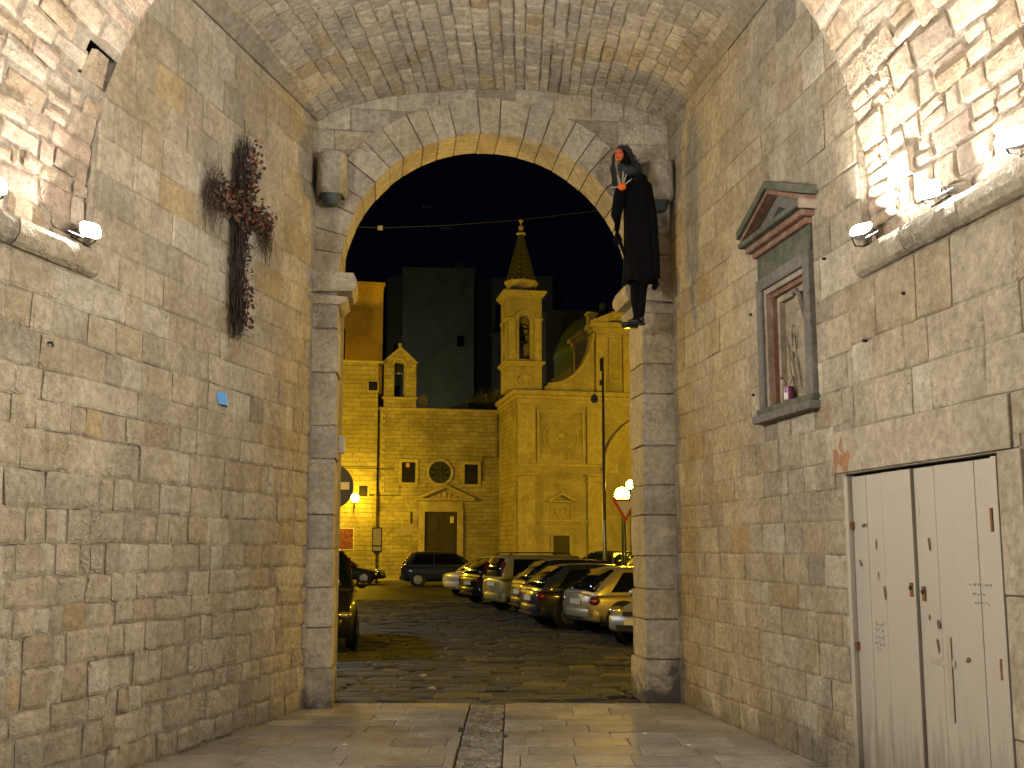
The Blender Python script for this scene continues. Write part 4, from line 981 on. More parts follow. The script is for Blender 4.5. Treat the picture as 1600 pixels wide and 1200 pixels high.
def ring_piece(cx, cz, r0, r1, y0, y1, a0=0, a1=PI, n=24):
    m = MB()
    for k in range(n):
        a, b = a0 + (a1 - a0) * k / n, a0 + (a1 - a0) * (k + 1) / n
        m.prism([(cx + r0 * math.cos(a), cz + r0 * math.sin(a)), (cx + r1 * math.cos(a), cz + r1 * math.sin(a)), (cx + r1 * math.cos(b), cz + r1 * math.sin(b)), (cx + r0 * math.cos(b), cz + r0 * math.sin(b))], 1, y0, y1)
    return m
# ---- annex with bell-cote
AN = thing('church_annex', 'plain coursed stone church front with small bell-cote, rose window and pedimented door', 'church', (-7.85, 60, 0), FA)
B = lambda mb, nm, mt, **k: mb.build(nm, mt, AN, **k)
B(MB().box((-.1, 0, -.3), (7.32, 9, 9.74)), 'wall', F_A)
B(MB().box((-9, -.28, -.3), (-.104, 9, 12.5)), 'side_wall', F_C)
B(MB().box((-.1, -.10, 9.744), (7.2, .5, 9.92)), 'cornice', trim, bevel=.03)
B(MB().box((-9, -.36, 12.504), (.22, .6, 12.64)), 'coping', trim, bevel=.03)
cote = B(arch_piece(.26, 2.17, 9.924, 12.62, .86, 1.46, 10.57, 12.5, 0, .7), 'bell_cote', F_A)
def sub(mb, nm, mt, par_, **k):
    o = mb.build(nm, mt, None, **k); o.parent = par_; o.location = o.location - par_.location; return o
sub(MB().box((.16, -.12, 10.42), (2.25, .8, 10.55)), 'cote_ledge', trim, cote, bevel=.02)
m = ring_piece(1.16, 12.5, .30, .42, -.04, .0); sub(m, 'arch_moulding', trim, cote)
m = MB()
m.prism([(.14, 12.624), (.34, 12.624), (1.2, 13.40), (1.2, 13.62)], 1, -.08, .78); m.prism([(2.28, 12.624), (2.06, 12.624), (1.2, 13.40), (1.2, 13.62)], 1, -.08, .78)
sub(m, 'gable_coping', trim, cote)
c_, r_ = 1.16, .30
sub(MB().prism([(.345, 12.626), (.86, 12.626), (.9, 12.66), (1.0, 12.76), (1.16, 12.805), (1.32, 12.76), (1.42, 12.66), (1.46, 12.626), (2.05, 12.626), (1.2, 13.38)], 1, .0, .7), 'gable', F_A, cote)
sub(MB().lathe([(.03, 13.6), (.06, 13.66), (.10, 13.72), (.11, 13.80), (.07, 13.88), (.0, 13.9)], 12, c=(1.2, .3, 0)), 'finial', trim, cote, smooth=True)
sub(MB().lathe([(.0, 12.5), (.07, 12.48), (.13, 12.36), (.17, 12.15), (.22, 12.06), (.23, 12.02)], 16, c=(1.16, .35, 0)), 'bell', plain('bronze', (.13, .12, .09), .4, .8), cote, smooth=True)
sub(MB().tube([(.86, .35, 12.5), (1.46, .35, 12.5)], .03, 6), 'bell_beam', iron, cote)
# openings
def square_window(x0, x1, z0, z1):
    f = B(MB().box((x0 - .17, -.07, z0 - .17), (x1 + .17, .02, z0)).box((x0 - .17, -.07, z1), (x1 + .17, .02, z1 + .17)).box((x0 - .17, -.07, z0 + .002), (x0, .02, z1 - .002)).box((x1, -.07, z0 + .002), (x1 + .17, .02, z1 - .002)), 'window', trim)
    sub(MB().box((x0, -.012, z0), (x1, .02, z1)), 'pane', glass_dk, f)
    m = MB()
    for k in range(1, 4): x = x0 + (x1 - x0) * k / 4; m.box((x - .012, -.035, z0), (x + .012, -.014, z1))
    for k in range(1, 4): z = z0 + (z1 - z0) * k / 4; m.box((x0, -.047, z - .012), (x1, -.037, z + .012))
    sub(m, 'window_bars', iron, f)
square_window(1.38, 2.18, 5.48, 6.68); square_window(5.12, 5.92, 5.42, 6.60)
B(MB().box((1.62, -.056, 6.38), (1.83, -.049, 6.62)), 'paper_notice', plain('paper_pinkish', (.45, .25, .22), .8))
ros = B(ring_piece(3.64, 6.1, .66, .80, -.09, .02, 0, 2 * PI, 40), 'rose_window', trim)
sub(MB().lathe([(.0, -.02), (.66, -.021)], 40, c=(3.64, 0, 6.1), axis='y'), 'rose_glass', plain('rose_glass', (.03, .05, .07), .25), ros)
for k in range(8):
    a = PI * k / 4 + .39; sub(MB().tube([(3.64 + .14 * math.cos(a), -.04, 6.1 + .14 * math.sin(a)), (3.64 + .64 * math.cos(a), -.04, 6.1 + .64 * math.sin(a))], .028, 6), 'rose_spoke', iron, ros)
for k in range(8):
    a = PI * k / 4; sub(ring_piece(3.64 + .44 * math.cos(a), 6.1 + .44 * math.sin(a), .12, .145, -.05, -.02, 0, 2 * PI, 12), 'rose_roundel', iron, ros)
sub(ring_piece(3.64, 6.1, .11, .15, -.06, -.02, 0, 2 * PI, 16), 'rose_hub', iron, ros)
# portal
pt = B(MB().box((2.42, -.16, .1), (2.76, 0, 3.76)).box((4.70, -.16, .1), (5.04, 0, 3.76)).box((2.42, -.16, 3.764), (5.04, 0, 4.0)), 'door_surround', trim, bevel=.02)
B(MB().box((2.46, -.10, 4.004), (5.0, 0, 4.42)), 'frieze', trim)
B(MB().box((2.16, -.34, 4.424), (5.72, 0, 4.55)), 'door_cornice', trim, bevel=.03)
m = MB(); m.prism([(2.14, 4.56), (2.5, 4.56), (3.95, 5.18), (3.95, 5.36)], 1, -.34, 0); m.prism([(5.76, 4.56), (5.40, 4.56), (3.95, 5.18), (3.95, 5.36)], 1, -.34, 0)
B(m, 'raking_cornice', trim)
B(MB().prism([(2.5, 4.556), (5.4, 4.556), (3.95, 5.18)], 1, -.06, 0), 'tympanum', trim)
m = MB(); m.ball((3.95, -.08, 4.80), (.17, .06, .2), 10, 8)
for s_ in (-1, 1): m.ball((3.95 + s_ * .3, -.07, 4.74), (.15, .05, .13), 8, 6); m.ball((3.95 + s_ * .62, -.07, 4.68), (.18, .04, .07), 8, 6)
B(m, 'tympanum_relief', trim, smooth=True)
for k in range(2):
    x0 = 2.764 + k * .97; lf = B(MB().box((x0, -.03, .12), (x0 + .964, 0, 3.758)), 'door_leaf', wood_dk, bevel=.01)
    for z0, z1 in ((.35, 1.2), (1.35, 2.3), (2.45, 3.5)): sub(MB().box((x0 + .14, -.055, z0), (x0 + .82, -.031, z1)), 'door_panel', wood_dk, lf, bevel=.012)
B(MB().box((4.26, -.066, 3.12), (4.48, -.057, 3.50)), 'paper_notice', plain('white_paper', (.6, .58, .5), .8))
B(MB().box((2.2, -.5, .0), (5.3, 0, .2)), 'door_step', trim, bevel=.02)
# small dark vents and pipes
for x0, x1, z0, z1 in ((-.66, -.16, 10.86, 11.38), (-1.1, -.62, 4.62, 5.24)):
    f = B(MB().box((x0 - .08, -.33, z0 - .08), (x1 + .08, -.26, z1 + .08)), 'grille_frame', trim)
    sub(MB().box((x0, -.342, z0), (x1, -.332, z1)), 'grille_opening', glass_dk, f)
    m = MB(); 
    for k in range(1, 5): m.box((x0 + (x1 - x0) * k / 5 - .015, -.36, z0), (x0 + (x1 - x0) * k / 5 + .015, -.345, z1)); m.box((x0, -.375, z0 + (z1 - z0) * k / 5 - .015), (x1, -.362, z0 + (z1 - z0) * k / 5 + .015))
    sub(m, 'grille_bars', iron, f)
B(MB().tube([(-.02, -.08, 9.7), (-.02, -.08, 4.8), (-.3, -.35, 4.7), (-.5, -.35, 4.7)], .045, 8), 'downpipe', iron)
B(MB().tube([(-2.6, -.36, 6.25), (-.15, -.36, 6.25), (-.02, -.06, 6.25), (.9, -.06, 6.25)], .025, 6), 'conduit', iron)
B(MB().tube([(7.1, -.06, 9.6), (7.1, -.06, 7.05), (6.2, -.06, 7.05), (6.2, -.06, 5.6)], .03, 6), 'conduit', iron)
B(MB().tube([(1.25, -.05, 5.3), (1.25, -.05, 4.7), (-.2, -.05, 4.7)], .02, 6), 'conduit', iron)
B(MB().box((-.35, -.42, 5.55), (-.12, -.30, 5.85)), 'meter_box', plain('meter_grey', (.2, .2, .18), .6))
m = MB()
for k in range(26): m.box((.02, -.05, 4.9 + k * .185 + .004), (.02 + (.34, .2)[k % 2], .02, 4.9 + (k + 1) * .185 - .004))
B(m, 'quoin_strip', trim)
bpst = thing('poster', 'dark red rectangular poster with pale border pasted on the left church wall', 'poster', (-7.85 - 1.74 * math.cos(FA) , 60 - 1.74 * math.sin(FA) - .30, 2.17), FA)
MB().box((-.46, -.03, -.64), (.46, 0, .64)).build('poster_border', plain('poster_cream', (.55, .5, .4), .7), bpst)
mp_, tp_, bp2 = nt('poster_red'); tcp = tp_.nodes.new('ShaderNodeTexCoord')
tp_.links.new(mixc(tp_, (.11, .02, .03), (.36, .2, .18), ramp(tp_, noise_n(tp_, tcp.outputs['Object'], 9, 4, .7, 1.5), ((.5, (0, 0, 0)), (.68, (1, 1, 1))))), bp2.inputs['Base Color'])
MB().box((-.41, -.036, -.59), (.41, -.03, .59)).build('poster_print', mp_, bpst)
gate_ = thing('railing', 'dark iron railing and post on the left church roof edge', 'railing', (-10.3, 59.3, 12.6), FA)
for k in range(7): MB().tube([(-.5 + k * .14, 0, -1.6 + 1.6), (-.5 + k * .14, 0, 1.0)], .022, 6).build('railing_bar', iron, gate_)
MB().tube([(.42, 0, -.0), (.42, 0, 1.9)], .05, 8).build('post', iron, gate_)
MB().tube([(-.55, 0, 1.0), (.42, 0, 1.0)], .03, 6).build('top_rail', iron, gate_)
dish = thing('satellite_dish', 'small pale satellite dish on the church roof right of the bell-cote', 'satellite dish', (-5.4, 61.2, 10.0), FA + .5)
MB().lathe([(.0, .0), (.15, -.015), (.28, -.055), (.34, -.10), (.34, -.09), (.28, -.045), (.15, -.005)], 20, c=(0, 0, .45), axis='y').build('dish_bowl', plain('dish_grey', (.45, .45, .42), .5), dish, smooth=True)
MB().tube([(0, 0, -.1), (0, .04, .42)], .025, 6).build('mast', iron, dish); MB().tube([(0, -.02, .3), (0, -.4, .42)], .012, 6).build('feed_arm', iron, dish)

# ---- main church
CH = thing('church', 'tall baroque church front with curved gable, blind arch and tiled bell tower', 'church', (.26, 56.32, 0), FA)
B = lambda mb, nm, mt, **k: mb.build(nm, mt, CH, **k)
B(MB().box((0, 0, -.3), (16.4, 16, 9.9)), 'wall', F_B)
B(MB().box((-.02, .02, -.3), (0.0, 5.2, 9.9)), 'side_wall', F_C)
B(MB().box((-.25, -.3, 10.12), (16.7, 5.3, 10.38)), 'main_cornice', trim, bevel=.05)
B(MB().box((-.12, -.14, 9.9), (16.5, 5.3, 10.116)), 'cornice_bed', trim, bevel=.03)
for z0, z1, pr in ((9.55, 9.62, .06), (6.12, 6.28, .12), (2.95, 3.05, .05)):
    for a, b in ((.0, 4.98),) + (((4.98, 11.4),) if z0 > 7 else ()) + ((11.4, 16.4),): B(MB().box((a + .002, -pr, z0), (b - .002, 0, z1)), 'string_course', trim, bevel=.015)
for x0 in (.05, 4.02, 11.5, 15.4):
    B(MB().box((x0, -.17, 0), (x0 + .95, 0, 5.3)), 'lower_pilaster', trim)
    B(MB().box((x0 - .06, -.24, 5.304), (x0 + 1.01, 0, 5.40)), 'pilaster_neck', trim)
    B(MB().box((x0 - .10, -.30, 5.60), (x0 + 1.05, 0, 5.74)), 'pilaster_capital', trim, bevel=.02); B(MB().box((x0, -.2, 5.404), (x0 + .95, 0, 5.596)), 'pilaster_band', trim)
    B(MB().box((x0 - .06, -.25, 0), (x0 + 1.01, -.172, .9)), 'pilaster_base', trim)
    B(MB().box((x0, -.12, 6.29), (x0 + .95, 0, 9.54)), 'upper_pilaster', trim)
def frame(x0, x1, z0, z1, t, pr): return MB().box((x0, -pr, z0), (x1, 0, z0 + t)).box((x0, -pr, z1 - t), (x1, 0, z1)).box((x0, -pr, z0 + t), (x0 + t, 0, z1 - t)).box((x1 - t, -pr, z0 + t), (x1, 0, z1 - t))
B(frame(1.15, 3.85, 6.4, 9.3, .1, .07), 'panel_frame', trim)
m = ring_piece(2.5, 7.75, .95, 1.02, -.06, 0, -.35, PI + .35, 20)
for s_ in (-1, 1): m.prism([(2.5 + s_ * .92, 7.4), (2.5 + s_ * .99, 7.4), (2.5 + s_ * .52, 6.9), (2.5 + s_ * .45, 6.9)], 1, -.06, 0); m.prism([(2.5 + s_ * .52, 6.9), (2.5 + s_ * .45, 6.9), (2.5 + s_ * .40, 6.5), (2.5 + s_ * .47, 6.5)], 1, -.06, 0)
B(m, 'keyhole_moulding', trim)
m = MB(); m.lathe([(0, -.12), (.12, -.11), (.2, -.06), (.22, 0)], 16, c=(2.5, 0, 7.9), axis='y'); B(m, 'rosette', trim, smooth=True)
# niche pediment, roundel, ledge and small door
m = MB(); m.prism([(1.6, 4.22), (1.85, 4.22), (2.52, 4.56), (2.52, 4.72)], 1, -.22, 0); m.prism([(3.44, 4.22), (3.19, 4.22), (2.52, 4.56), (2.52, 4.72)], 1, -.22, 0); m.box((1.85, -.14, 4.16), (3.19, 0, 4.24)); B(m, 'niche_pediment', trim)
B(MB().box((1.9, -.06, 3.3), (1.98, 0, 4.15)), 'niche_jamb', trim); B(MB().box((3.06, -.06, 3.3), (3.14, 0, 4.15)), 'niche_jamb', trim)
B(ring_piece(2.52, 3.66, .26, .34, -.08, 0, 0, 2 * PI, 20), 'roundel', trim)
B(MB().box((1.0, -.12, 3.06), (4.0, 0, 3.17)), 'niche_ledge', trim)
B(MB().box((2.04, -.02, 0.9), (2.96, 0, 2.33)), 'small_door', wood_dk); B(MB().box((1.9, -.08, .3), (2.036, 0, 2.4)).box((2.964, -.08, .3), (3.1, 0, 2.4)).box((2.04, -.08, 2.334), (2.96, 0, 2.48)), 'small_door_frame', trim)
# great blind arch
B(ring_piece(8.2, 5.95, 2.62, 3.12, -.16, 0), 'arch_moulding', trim); B(ring_piece(8.2, 5.95, 3.125, 3.3, -.28, 0), 'arch_moulding', trim); B(ring_piece(8.2, 5.95, 2.45, 2.615, -.08, 0), 'arch_moulding', trim)
B(MB().box((4.95, -.12, 5.8), (5.9, 0, 5.94)), 'arch_impost', trim); B(MB().box((10.5, -.12, 5.8), (11.4, 0, 5.94)), 'arch_impost', trim)
B(MB().box((6.7, -.1, 0), (7.0, 0, 4.2)).box((9.4, -.1, 0), (9.7, 0, 4.2)).box((6.5, -.2, 4.204), (9.9, 0, 4.5)), 'portal_surround', trim); B(MB().box((7.004, -.03, 0), (9.396, 0, 4.2)), 'portal_door', wood_dk)
# curved gable shoulders and attic
for sg, x0 in ((1, 1.6), (-1, 14.8)):
    P = [(x0, 10.384), (x0, 10.62)]
    for k in range(0, 17): a = PI / 2 * k / 16; P.append((x0 + sg * (.2 + 2.75 * math.sin(a)), 10.68 + 3.4 * (1 - math.cos(a))))
    P += [(x0 + sg * 2.97, 10.384)]
    B(MB().prism(P, 1, .05, .75), 'gable_shoulder', F_B)
    m = MB(); n = len(P)
    for k in range(2, n - 3):
        (ax_, az_), (bx_, bz_) = P[k], P[k + 1]; d = Vector((bx_ - ax_, bz_ - az_)).normalized(); q = Vector((-d.y, d.x)) * sg
        m.prism([(ax_, az_ + .002), (bx_, bz_ + .002), (bx_ + q.x * .14, bz_ + q.y * .14), (ax_ + q.x * .14, az_ + q.y * .14)], 1, -.10, .85)
    B(m, 'shoulder_coping', trim)
B(MB().box((4.574, 0, 10.384), (11.826, 5, 13.9)), 'attic', F_B)
for x0 in (4.5, 6.1, 9.6, 11.2): B(MB().box((x0 + .08, -.12, 10.4), (x0 + .62, 0, 13.7)), 'attic_pilaster', trim)
B(frame(5.35, 6.05, 11.0, 13.5, .07, .05), 'attic_panel', trim)
B(MB().box((4.4, -.2, 13.904), (12.0, 5, 14.12)), 'attic_bed', trim, bevel=.03); B(MB().box((4.2, -.38, 14.124), (12.2, 5, 14.4)), 'attic_cornice', trim, bevel=.05)
m = MB(); m.prism([(4.15, 14.404), (5.2, 14.404), (8.2, 15.75), (8.2, 16.15)], 1, -.35, .4); m.prism([(12.25, 14.404), (11.2, 14.404), (8.2, 15.75), (8.2, 16.15)], 1, -.35, .4); B(m, 'raking_cornice', trim); B(MB().prism([(5.2, 14.404), (11.2, 14.404), (8.2, 15.75)], 1, .0, .38), 'pediment_field', F_B)
for x in (4.55, 11.85):
    B(MB().box((x - .24, .5, 14.41), (x + .24, 1.0, 14.95)).box((x - .34, .4, 14.952), (x + .34, 1.1, 15.12)), 'gable_block', trim, bevel=.02)
B(MB().box((4.5, 5.2, 9.9), (12, 15.9, 12.8)), 'nave_wall', plain('nave_plaster', (.16, .15, .13), .9, var=.3))
dm = B(MB().lathe([(3.4, 12.8), (3.4, 14.3), (3.5, 14.32), (3.3, 14.9), (2.9, 15.9), (2.2, 16.8), (1.2, 17.3), (.3, 17.5), (.3, 18.1), (0, 18.3)], 32, c=(8.2, 10.5, 0)), 'dome', plain('dome_tile', (.09, .14, .13), .6, var=.3), smooth=True)
# bell tower on the corner
tw = []
TX0, TX1 = -.52, 1.46; TD = 2.0
def T(mb, nm, mt=F_B, **k): return mb.build(nm, mt, CH, **k)
T(MB().box((TX0, .06, 10.384), (TX1, TD, 11.78)), 'tower_base')
T(MB().lathe([(0, -.02), (.30, -.021)], 20, c=(.47, .04, 10.95), axis='y'), 'clock_roundel', trim); T(ring_piece(.47, 10.95, .28, .35, -.03, .06, 0, 2 * PI, 20), 'roundel_rim', trim)
def ledge_ring(z0, z1, ex, nm, e2=None): T(MB().box((TX0 - ex, .06 - ex, z0), (TX1 + ex, TD + ex, z1)), nm, trim, bevel=.02)
ledge_ring(11.784, 11.88, .06, 'tower_string'); ledge_ring(11.884, 12.02, .16, 'tower_cornice')
z0, z1 = 12.024, 15.7; oz0, ozs = 12.15, 14.35; ow = .32
# four arched faces; corners butt
cx, cy = (TX0 + TX1) / 2, (.06 + TD) / 2
T(arch_piece(TX0, TX1, z0, z1, cx - ow, cx + ow, oz0, ozs, .06, .46), 'belfry_face')
T(arch_piece(TX0, TX1, z0, z1, cx - ow, cx + ow, oz0, ozs, TD - .4, TD), 'belfry_face')
for xa, xb in ((TX0, TX0 + .4), (TX1 - .4, TX1)):
    m = arch_piece(.464, TD - .404, z0, z1, cy - ow * .8, cy + ow * .8, oz0, ozs, xa, xb); m.v = [Vector((p.y, p.x, p.z)) for p in m.v]; T(m, 'belfry_face')
for a, b in ((TX0 - .05, cx - ow - .06), (cx + ow + .06, TX1 + .05)): T(MB().box((a, 0, 14.36), (b, .06, 14.5)), 'belfry_impost', trim)
T(MB().box((TX0 - .055, .06, 14.36), (TX0, TD, 14.5)), 'belfry_impost', trim)
T(ring_piece(cx, 14.4, ow + .12, ow + .24, 0.0, .058), 'belfry_archivolt', trim)
for a in (TX0 + .06, TX1 - .42): T(MB().box((a, 0, 12.03), (a + .36, .058, 14.355)), 'belfry_pilaster', trim)
T(MB().lathe([(.0, 14.0), (.1, 13.97), (.2, 13.8), (.25, 13.45), (.33, 13.3), (.35, 13.22)], 18, c=(cx, cy, 0)), 'bell', plain('old_bronze', (.06, .07, .055), .4, .8), smooth=True)
T(MB().tube([(TX0 + .3, cy, 14.1), (TX1 - .3, cy, 14.1)], .05, 6), 'bell_beam', iron); T(ring_piece(cx, 13.9, .3, .36, cy - .6, cy - .55, 0, 2 * PI, 18), 'bell_wheel', iron)
T(MB().tube([(cx, cy, 13.25), (cx + .02, cy, 12.98)], .045, 6), 'clapper', iron)
ledge_ring(15.704, 15.80, .07, 'tower_bed'); ledge_ring(15.804, 15.93, .17, 'tower_cornice'); ledge_ring(15.934, 16.06, .25, 'tower_cornice')
T(MB().lathe([(.86, 16.064), (.86, 16.55), (.94, 16.62), (1.0, 16.70), (1.0, 16.78), (.9, 16.785)], 8, c=(cx, cy, 0)), 'spire_drum', trim)
T(MB().lathe([(.92, 16.79), (.76, 17.2), (.53, 18.1), (.30, 19.0), (.15, 19.6)], 16, c=(cx, cy, 0)), 'spire', plain('spire_dark_tile', (.045, .05, .035), .6))
m = MB(); prof = [(.92, 16.79), (.76, 17.2), (.53, 18.1), (.30, 19.0), (.15, 19.6)]
def rad(z):
    for (r0, a), (r1, b) in zip(prof, prof[1:]):
        if z <= b: return r0 + (r1 - r0) * (z - a) / (b - a)
    return .17
for row in range(17):
    z = 16.86 + row * .16
    for k in range(16):
        if (row + k) % 2 == 0 and row % 2: continue
        a = 2 * PI * (k + .5 * (row % 2)) / 16; r = rad(z); r2 = rad(z + .085); d = PI / 16 * .52
        m.add([(cx + (r + .02) * math.cos(a - d), cy + (r + .02) * math.sin(a - d), z), (cx + (r + .02) * math.cos(a + d), cy + (r + .02) * math.sin(a + d), z), (cx + (r2 + .03) * math.cos(a + d), cy + (r2 + .03) * math.sin(a + d), z + .085), (cx + (r2 + .03) * math.cos(a - d), cy + (r2 + .03) * math.sin(a - d), z + .085)], [(0, 1, 2, 3)])
o = m.build('spire_tiles', plain('spire_pale_tile', (.11, .125, .085), .5), CH); o['kind'] = 'stuff'
T(MB().lathe([(.17, 19.6), (.27, 19.64), (.27, 19.72), (.14, 19.76), (.1, 19.95), (.17, 20.05), (.12, 20.16), (.05, 20.2), (.05, 20.34), (.13, 20.42), (.13, 20.52), (.0, 20.6)], 14, c=(cx, cy, 0)), 'finial', trim, smooth=True)
# ---- houses behind
def house(name, label, cat, loc, rz, w, d, h, mat, wins=(), chim=None, bal=(), doorwins=()):
    r = thing(name, label, cat, loc, rz)
    MB().box((0, 0, -.3), (w, d, h)).build('wall', mat, r); MB().box((-.12, -.12, h + .002), (w + .12, d + .12, h + .22)).build('parapet', mat, r)
    for x0, x1, z0, z1 in wins:
        f = MB().box((x0 - .1, -.05, z0 - .1), (x1 + .1, .01, z1 + .1)).build('window', mat, r)
        g = MB().box((x0, -.062, z0), (x1, -.052, z1)).build('pane', glass_dk, None); g.parent = f; g.location = g.location - f.location
    for x0, x1, z in bal:
        b_ = MB().box((x0, -1.0, z), (x1, 0, z + .14)).build('balcony', mat, r)
        m = MB(); m.box((x0, -1.0, z + 1.0), (x1, -.96, z + 1.04)); n = int((x1 - x0) / .15)
        for k in range(n + 1): m.tube([(x0 + .02 + k * (x1 - x0 - .04) / n, -.98, z + .14), (x0 + .02 + k * (x1 - x0 - .04) / n, -.98, z + 1.0)], .012, 4)
        q = m.build('railing', iron, None); q.parent = b_; q.location = q.location - b_.location
    if chim: 
        x, y, cw, chh = chim; MB().box((x, y, h + .2), (x + cw, y + cw, h + chh)).box((x - .08, y - .08, h + chh + .002), (x + cw + .08, y + cw + .08, h + chh + .15)).build('chimney', mat, r)
    return r
P0 = at(601, 447, 70)
house('orange_house', 'plain orange plastered house wall rising behind the church annex on the left', 'house', (P0.x - 14, 67.2, 0), FA, 14.2, 10, P0.z, facade_mat('orange_plaster', (.66, .46, .16), bump=.1, cvar=0, mort=1, stain=.25), wins=((3, 4, 14, 15.6),))
P1 = at(630, 421, 92); P2 = at(740, 436, 92)
grey = facade_mat('grey_plaster', (.25, .26, .24), bump=.1, cvar=0, mort=1, stain=.3)
house('tall_block', 'tall grey-green plastered block with a single window and rooftop chimney behind the annex', 'building', (P1.x, 92, 0), .10, (P2 - P1).length, 12, P1.z, grey, wins=((5.0, 5.7, at(728, 540, 92).z - .0, at(728, 523, 92).z),), chim=(4.8, .8, .8, .8))
house('low_block', 'very dark side wing left of the tall grey block behind the bell-cote', 'building', (at(603, 430, 96).x, 97.5, 0), -.55, 2.4, 9, at(603, 432, 96).z, grey, wins=((.9, 1.7, 19, 21), (.9, 1.7, 15, 17)))
house('balcony_house', 'dark house with shuttered windows and a balcony, beside the bell tower', 'house', (at(742, 450, 96).x, 96, 0), -.16, 7.5, 9, at(742, 440, 96).z, plain('night_blue_plaster', (.16, .17, .19), .9, var=.2), wins=((2.0, 2.9, at(775, 515, 94).z, at(775, 470, 94).z), (2.4, 3.3, at(775, 575, 94).z, at(775, 530, 94).z)), bal=((1.6, 4.6, at(775, 520, 94).z),))
house('nave_house', 'dim house wall visible between the bell tower and the curved gable', 'house', (at(853, 490, 84).x, 84, 0), .1, 7, 8, at(853, 488, 84).z, plain('dim_plaster', (.24, .24, .2), .9, var=.2), wins=((1.0, 1.9, 16.8, 18.6),))
# sloping roof between annex and church with weeds
sr = thing('lean_to_roof', 'dark sloping gable wall with weeds climbing towards the bell tower', 'roof', (-.8, 64, 9.7), FA)
a0, a1 = -5.2, .6
MB().prism([(a0, -.5), (a1, -.5), (a1, 2.15), (a0 + 2.4, .75), (a0, .15)], 1, 0, 3.5).build('gable_wall', plain('dim_stone', (.20, .19, .16), .95, var=.3, bump=.5, bscale=4), sr)
m = MB()
for k in range(160):
    x = random.uniform(a1 - 2.6, a1 - .1); zt = .75 + (x - a0 - 2.4) * .41; z0 = random.uniform(.1, max(.2, zt - .2)); h = random.uniform(.3, 1.0)
    m.tube([(x, -.05, z0), (x + random.uniform(-.06, .06), -.1, z0 + h * .6), (x + random.uniform(-.15, .15), -.14, z0 + h)], [.02, .016, .003], 4, cap=False)
o = m.build('weeds', plain('dark_weed', (.05, .06, .025), .9), sr); o['kind'] = 'stuff'
# television masts behind
for x, y0_, y1_, yy, lb in ((667, 318, 421, 92.5, 'tall thin television mast on the grey block roof, left one'), (697, 352, 425, 93, 'shorter thin television mast on the grey block roof, right one')):
    p = at(x, y1_ + 8, yy); q = at(x, y0_, yy); ms = thing('television_mast', lb, 'mast', p, 0, 'masts on the grey block')
    MB().tube([(0, 0, 0), (0, 0, q.z - p.z)], .035, 6).build('mast_pole', plain('galvanised', (.16, .16, .16), .5, .5), ms)
    m = MB(); 
    for k in range(5): m.tube([(-.5, -.3 + k * .15, q.z - p.z - .3), (.5, -.3 + k * .15, q.z - p.z - .3)], .012, 4)
    m.build('aerial', plain('galvanised2', (.16, .16, .16), .5, .5), ms)
# cable across the opening
cb = thing('overhead_cable', 'thin overhead cable crossing the night sky inside the arch', 'cable', at(540, 352, 15))
m = MB(); m.tube([at(500, 352, 15) - at(540, 352, 15) + Vector((0, 0, .0)), at(594, 356, 15.5) - at(540, 352, 15), at(700, 352, 16.5) - at(540, 352, 15), at(820, 343, 18) - at(540, 352, 15), at(990, 322, 20) - at(540, 352, 15)], .005, 5); m.build('cable_line', plain('cable_grey', (.05, .05, .05), .5), cb)
MB().box((-.04, -.02, -.03), (.04, .02, .03)).build('cable_clip', plain('clip_grey', (.3, .3, .3), .5), cb).location = at(594, 356, 15.5) - at(540, 352, 15)

# ---- street lamps
pole_m = plain('lamp_iron', (.05, .055, .05), .45, .6)
def globe_lamp(loc, h, label, r=.21, power=None, arm=None, rz=0, group='globe street lamps of the piazza'):
    root = thing('street_lamp', label, 'street lamp', loc, rz, group)
    if arm is None:
        MB().lathe([(.16, 0), (.16, .1), (.11, .16), (.09, .8), (.06, .9), (.045, h - .5), (.04, h - .26), (.09, h - .22), (.09, h - r - .01)], 12).build('pole', pole_m, root, smooth=True)
        c = (0, 0, h)
    else:
        MB().tube([(0, 0, h - .5), (0, -arm * .5, h - .55), (0, -arm, h - .42), (0, -arm, h - r)], [.03, .03, .03, .05], 8).build('bracket', pole_m, root)
        MB().tube([(0, -.02, h - .75), (0, -.02, h - .2)], .04, 6).build('wall_plate', pole_m, root); c = (0, -arm, h)
    MB().ball(c, r, 20, 14).build('globe', power or M['lamp_globe'], root, smooth=True)
    return root
E_STRONG = emis('sodium_globe_strong', SODIUM, 2600); E_MED = emis('sodium_globe_medium', SODIUM, 230)
p = at(548, 778, 58.0)
globe_lamp((p.x, p.y + 1.2, 0), p.z, 'lit globe lamp on a wall bracket beside the round sign on the left', .24, E_MED, arm=1.2, rz=FA)
p = at(972, 773, 40); globe_lamp((p.x, p.y, 0), p.z, 'lit globe lamp on a post directly behind the triangular sign', .29, E_MED)
p = at(985, 757, 46); globe_lamp((p.x, p.y, 0), p.z, 'small lit globe lamp half hidden by the right gate pier', .2, E_MED)
E_NEAR = emis('sodium_globe_near', SODIUM, 270)
for x, y, h, e, lb in ((-4.7, 13.7, 4.2, E_NEAR, 'lit globe lamp on a post just outside the gate on the left'), (4.5, 14.1, 4.2, emis('sodium_globe_right', SODIUM, 360), 'lit globe lamp on a post just outside the gate on the right'), (-14.5, 47.5, 6.6, E_STRONG, 'lit tall globe lamp on a post at the left end of the church pavement'), (15, 44.5, 7.0, E_STRONG, 'lit globe lamp on a post before the church, right of the gate view')):
    globe_lamp((x, y, 0), h, lb, .26, e)
E_BACK = emis('pale_globe', (.95, 1.0, .62), 140)
globe_lamp((-9, 82, 0), 11.0, 'lit pale globe lamp on a tall post in the street behind the church', .26, E_BACK)
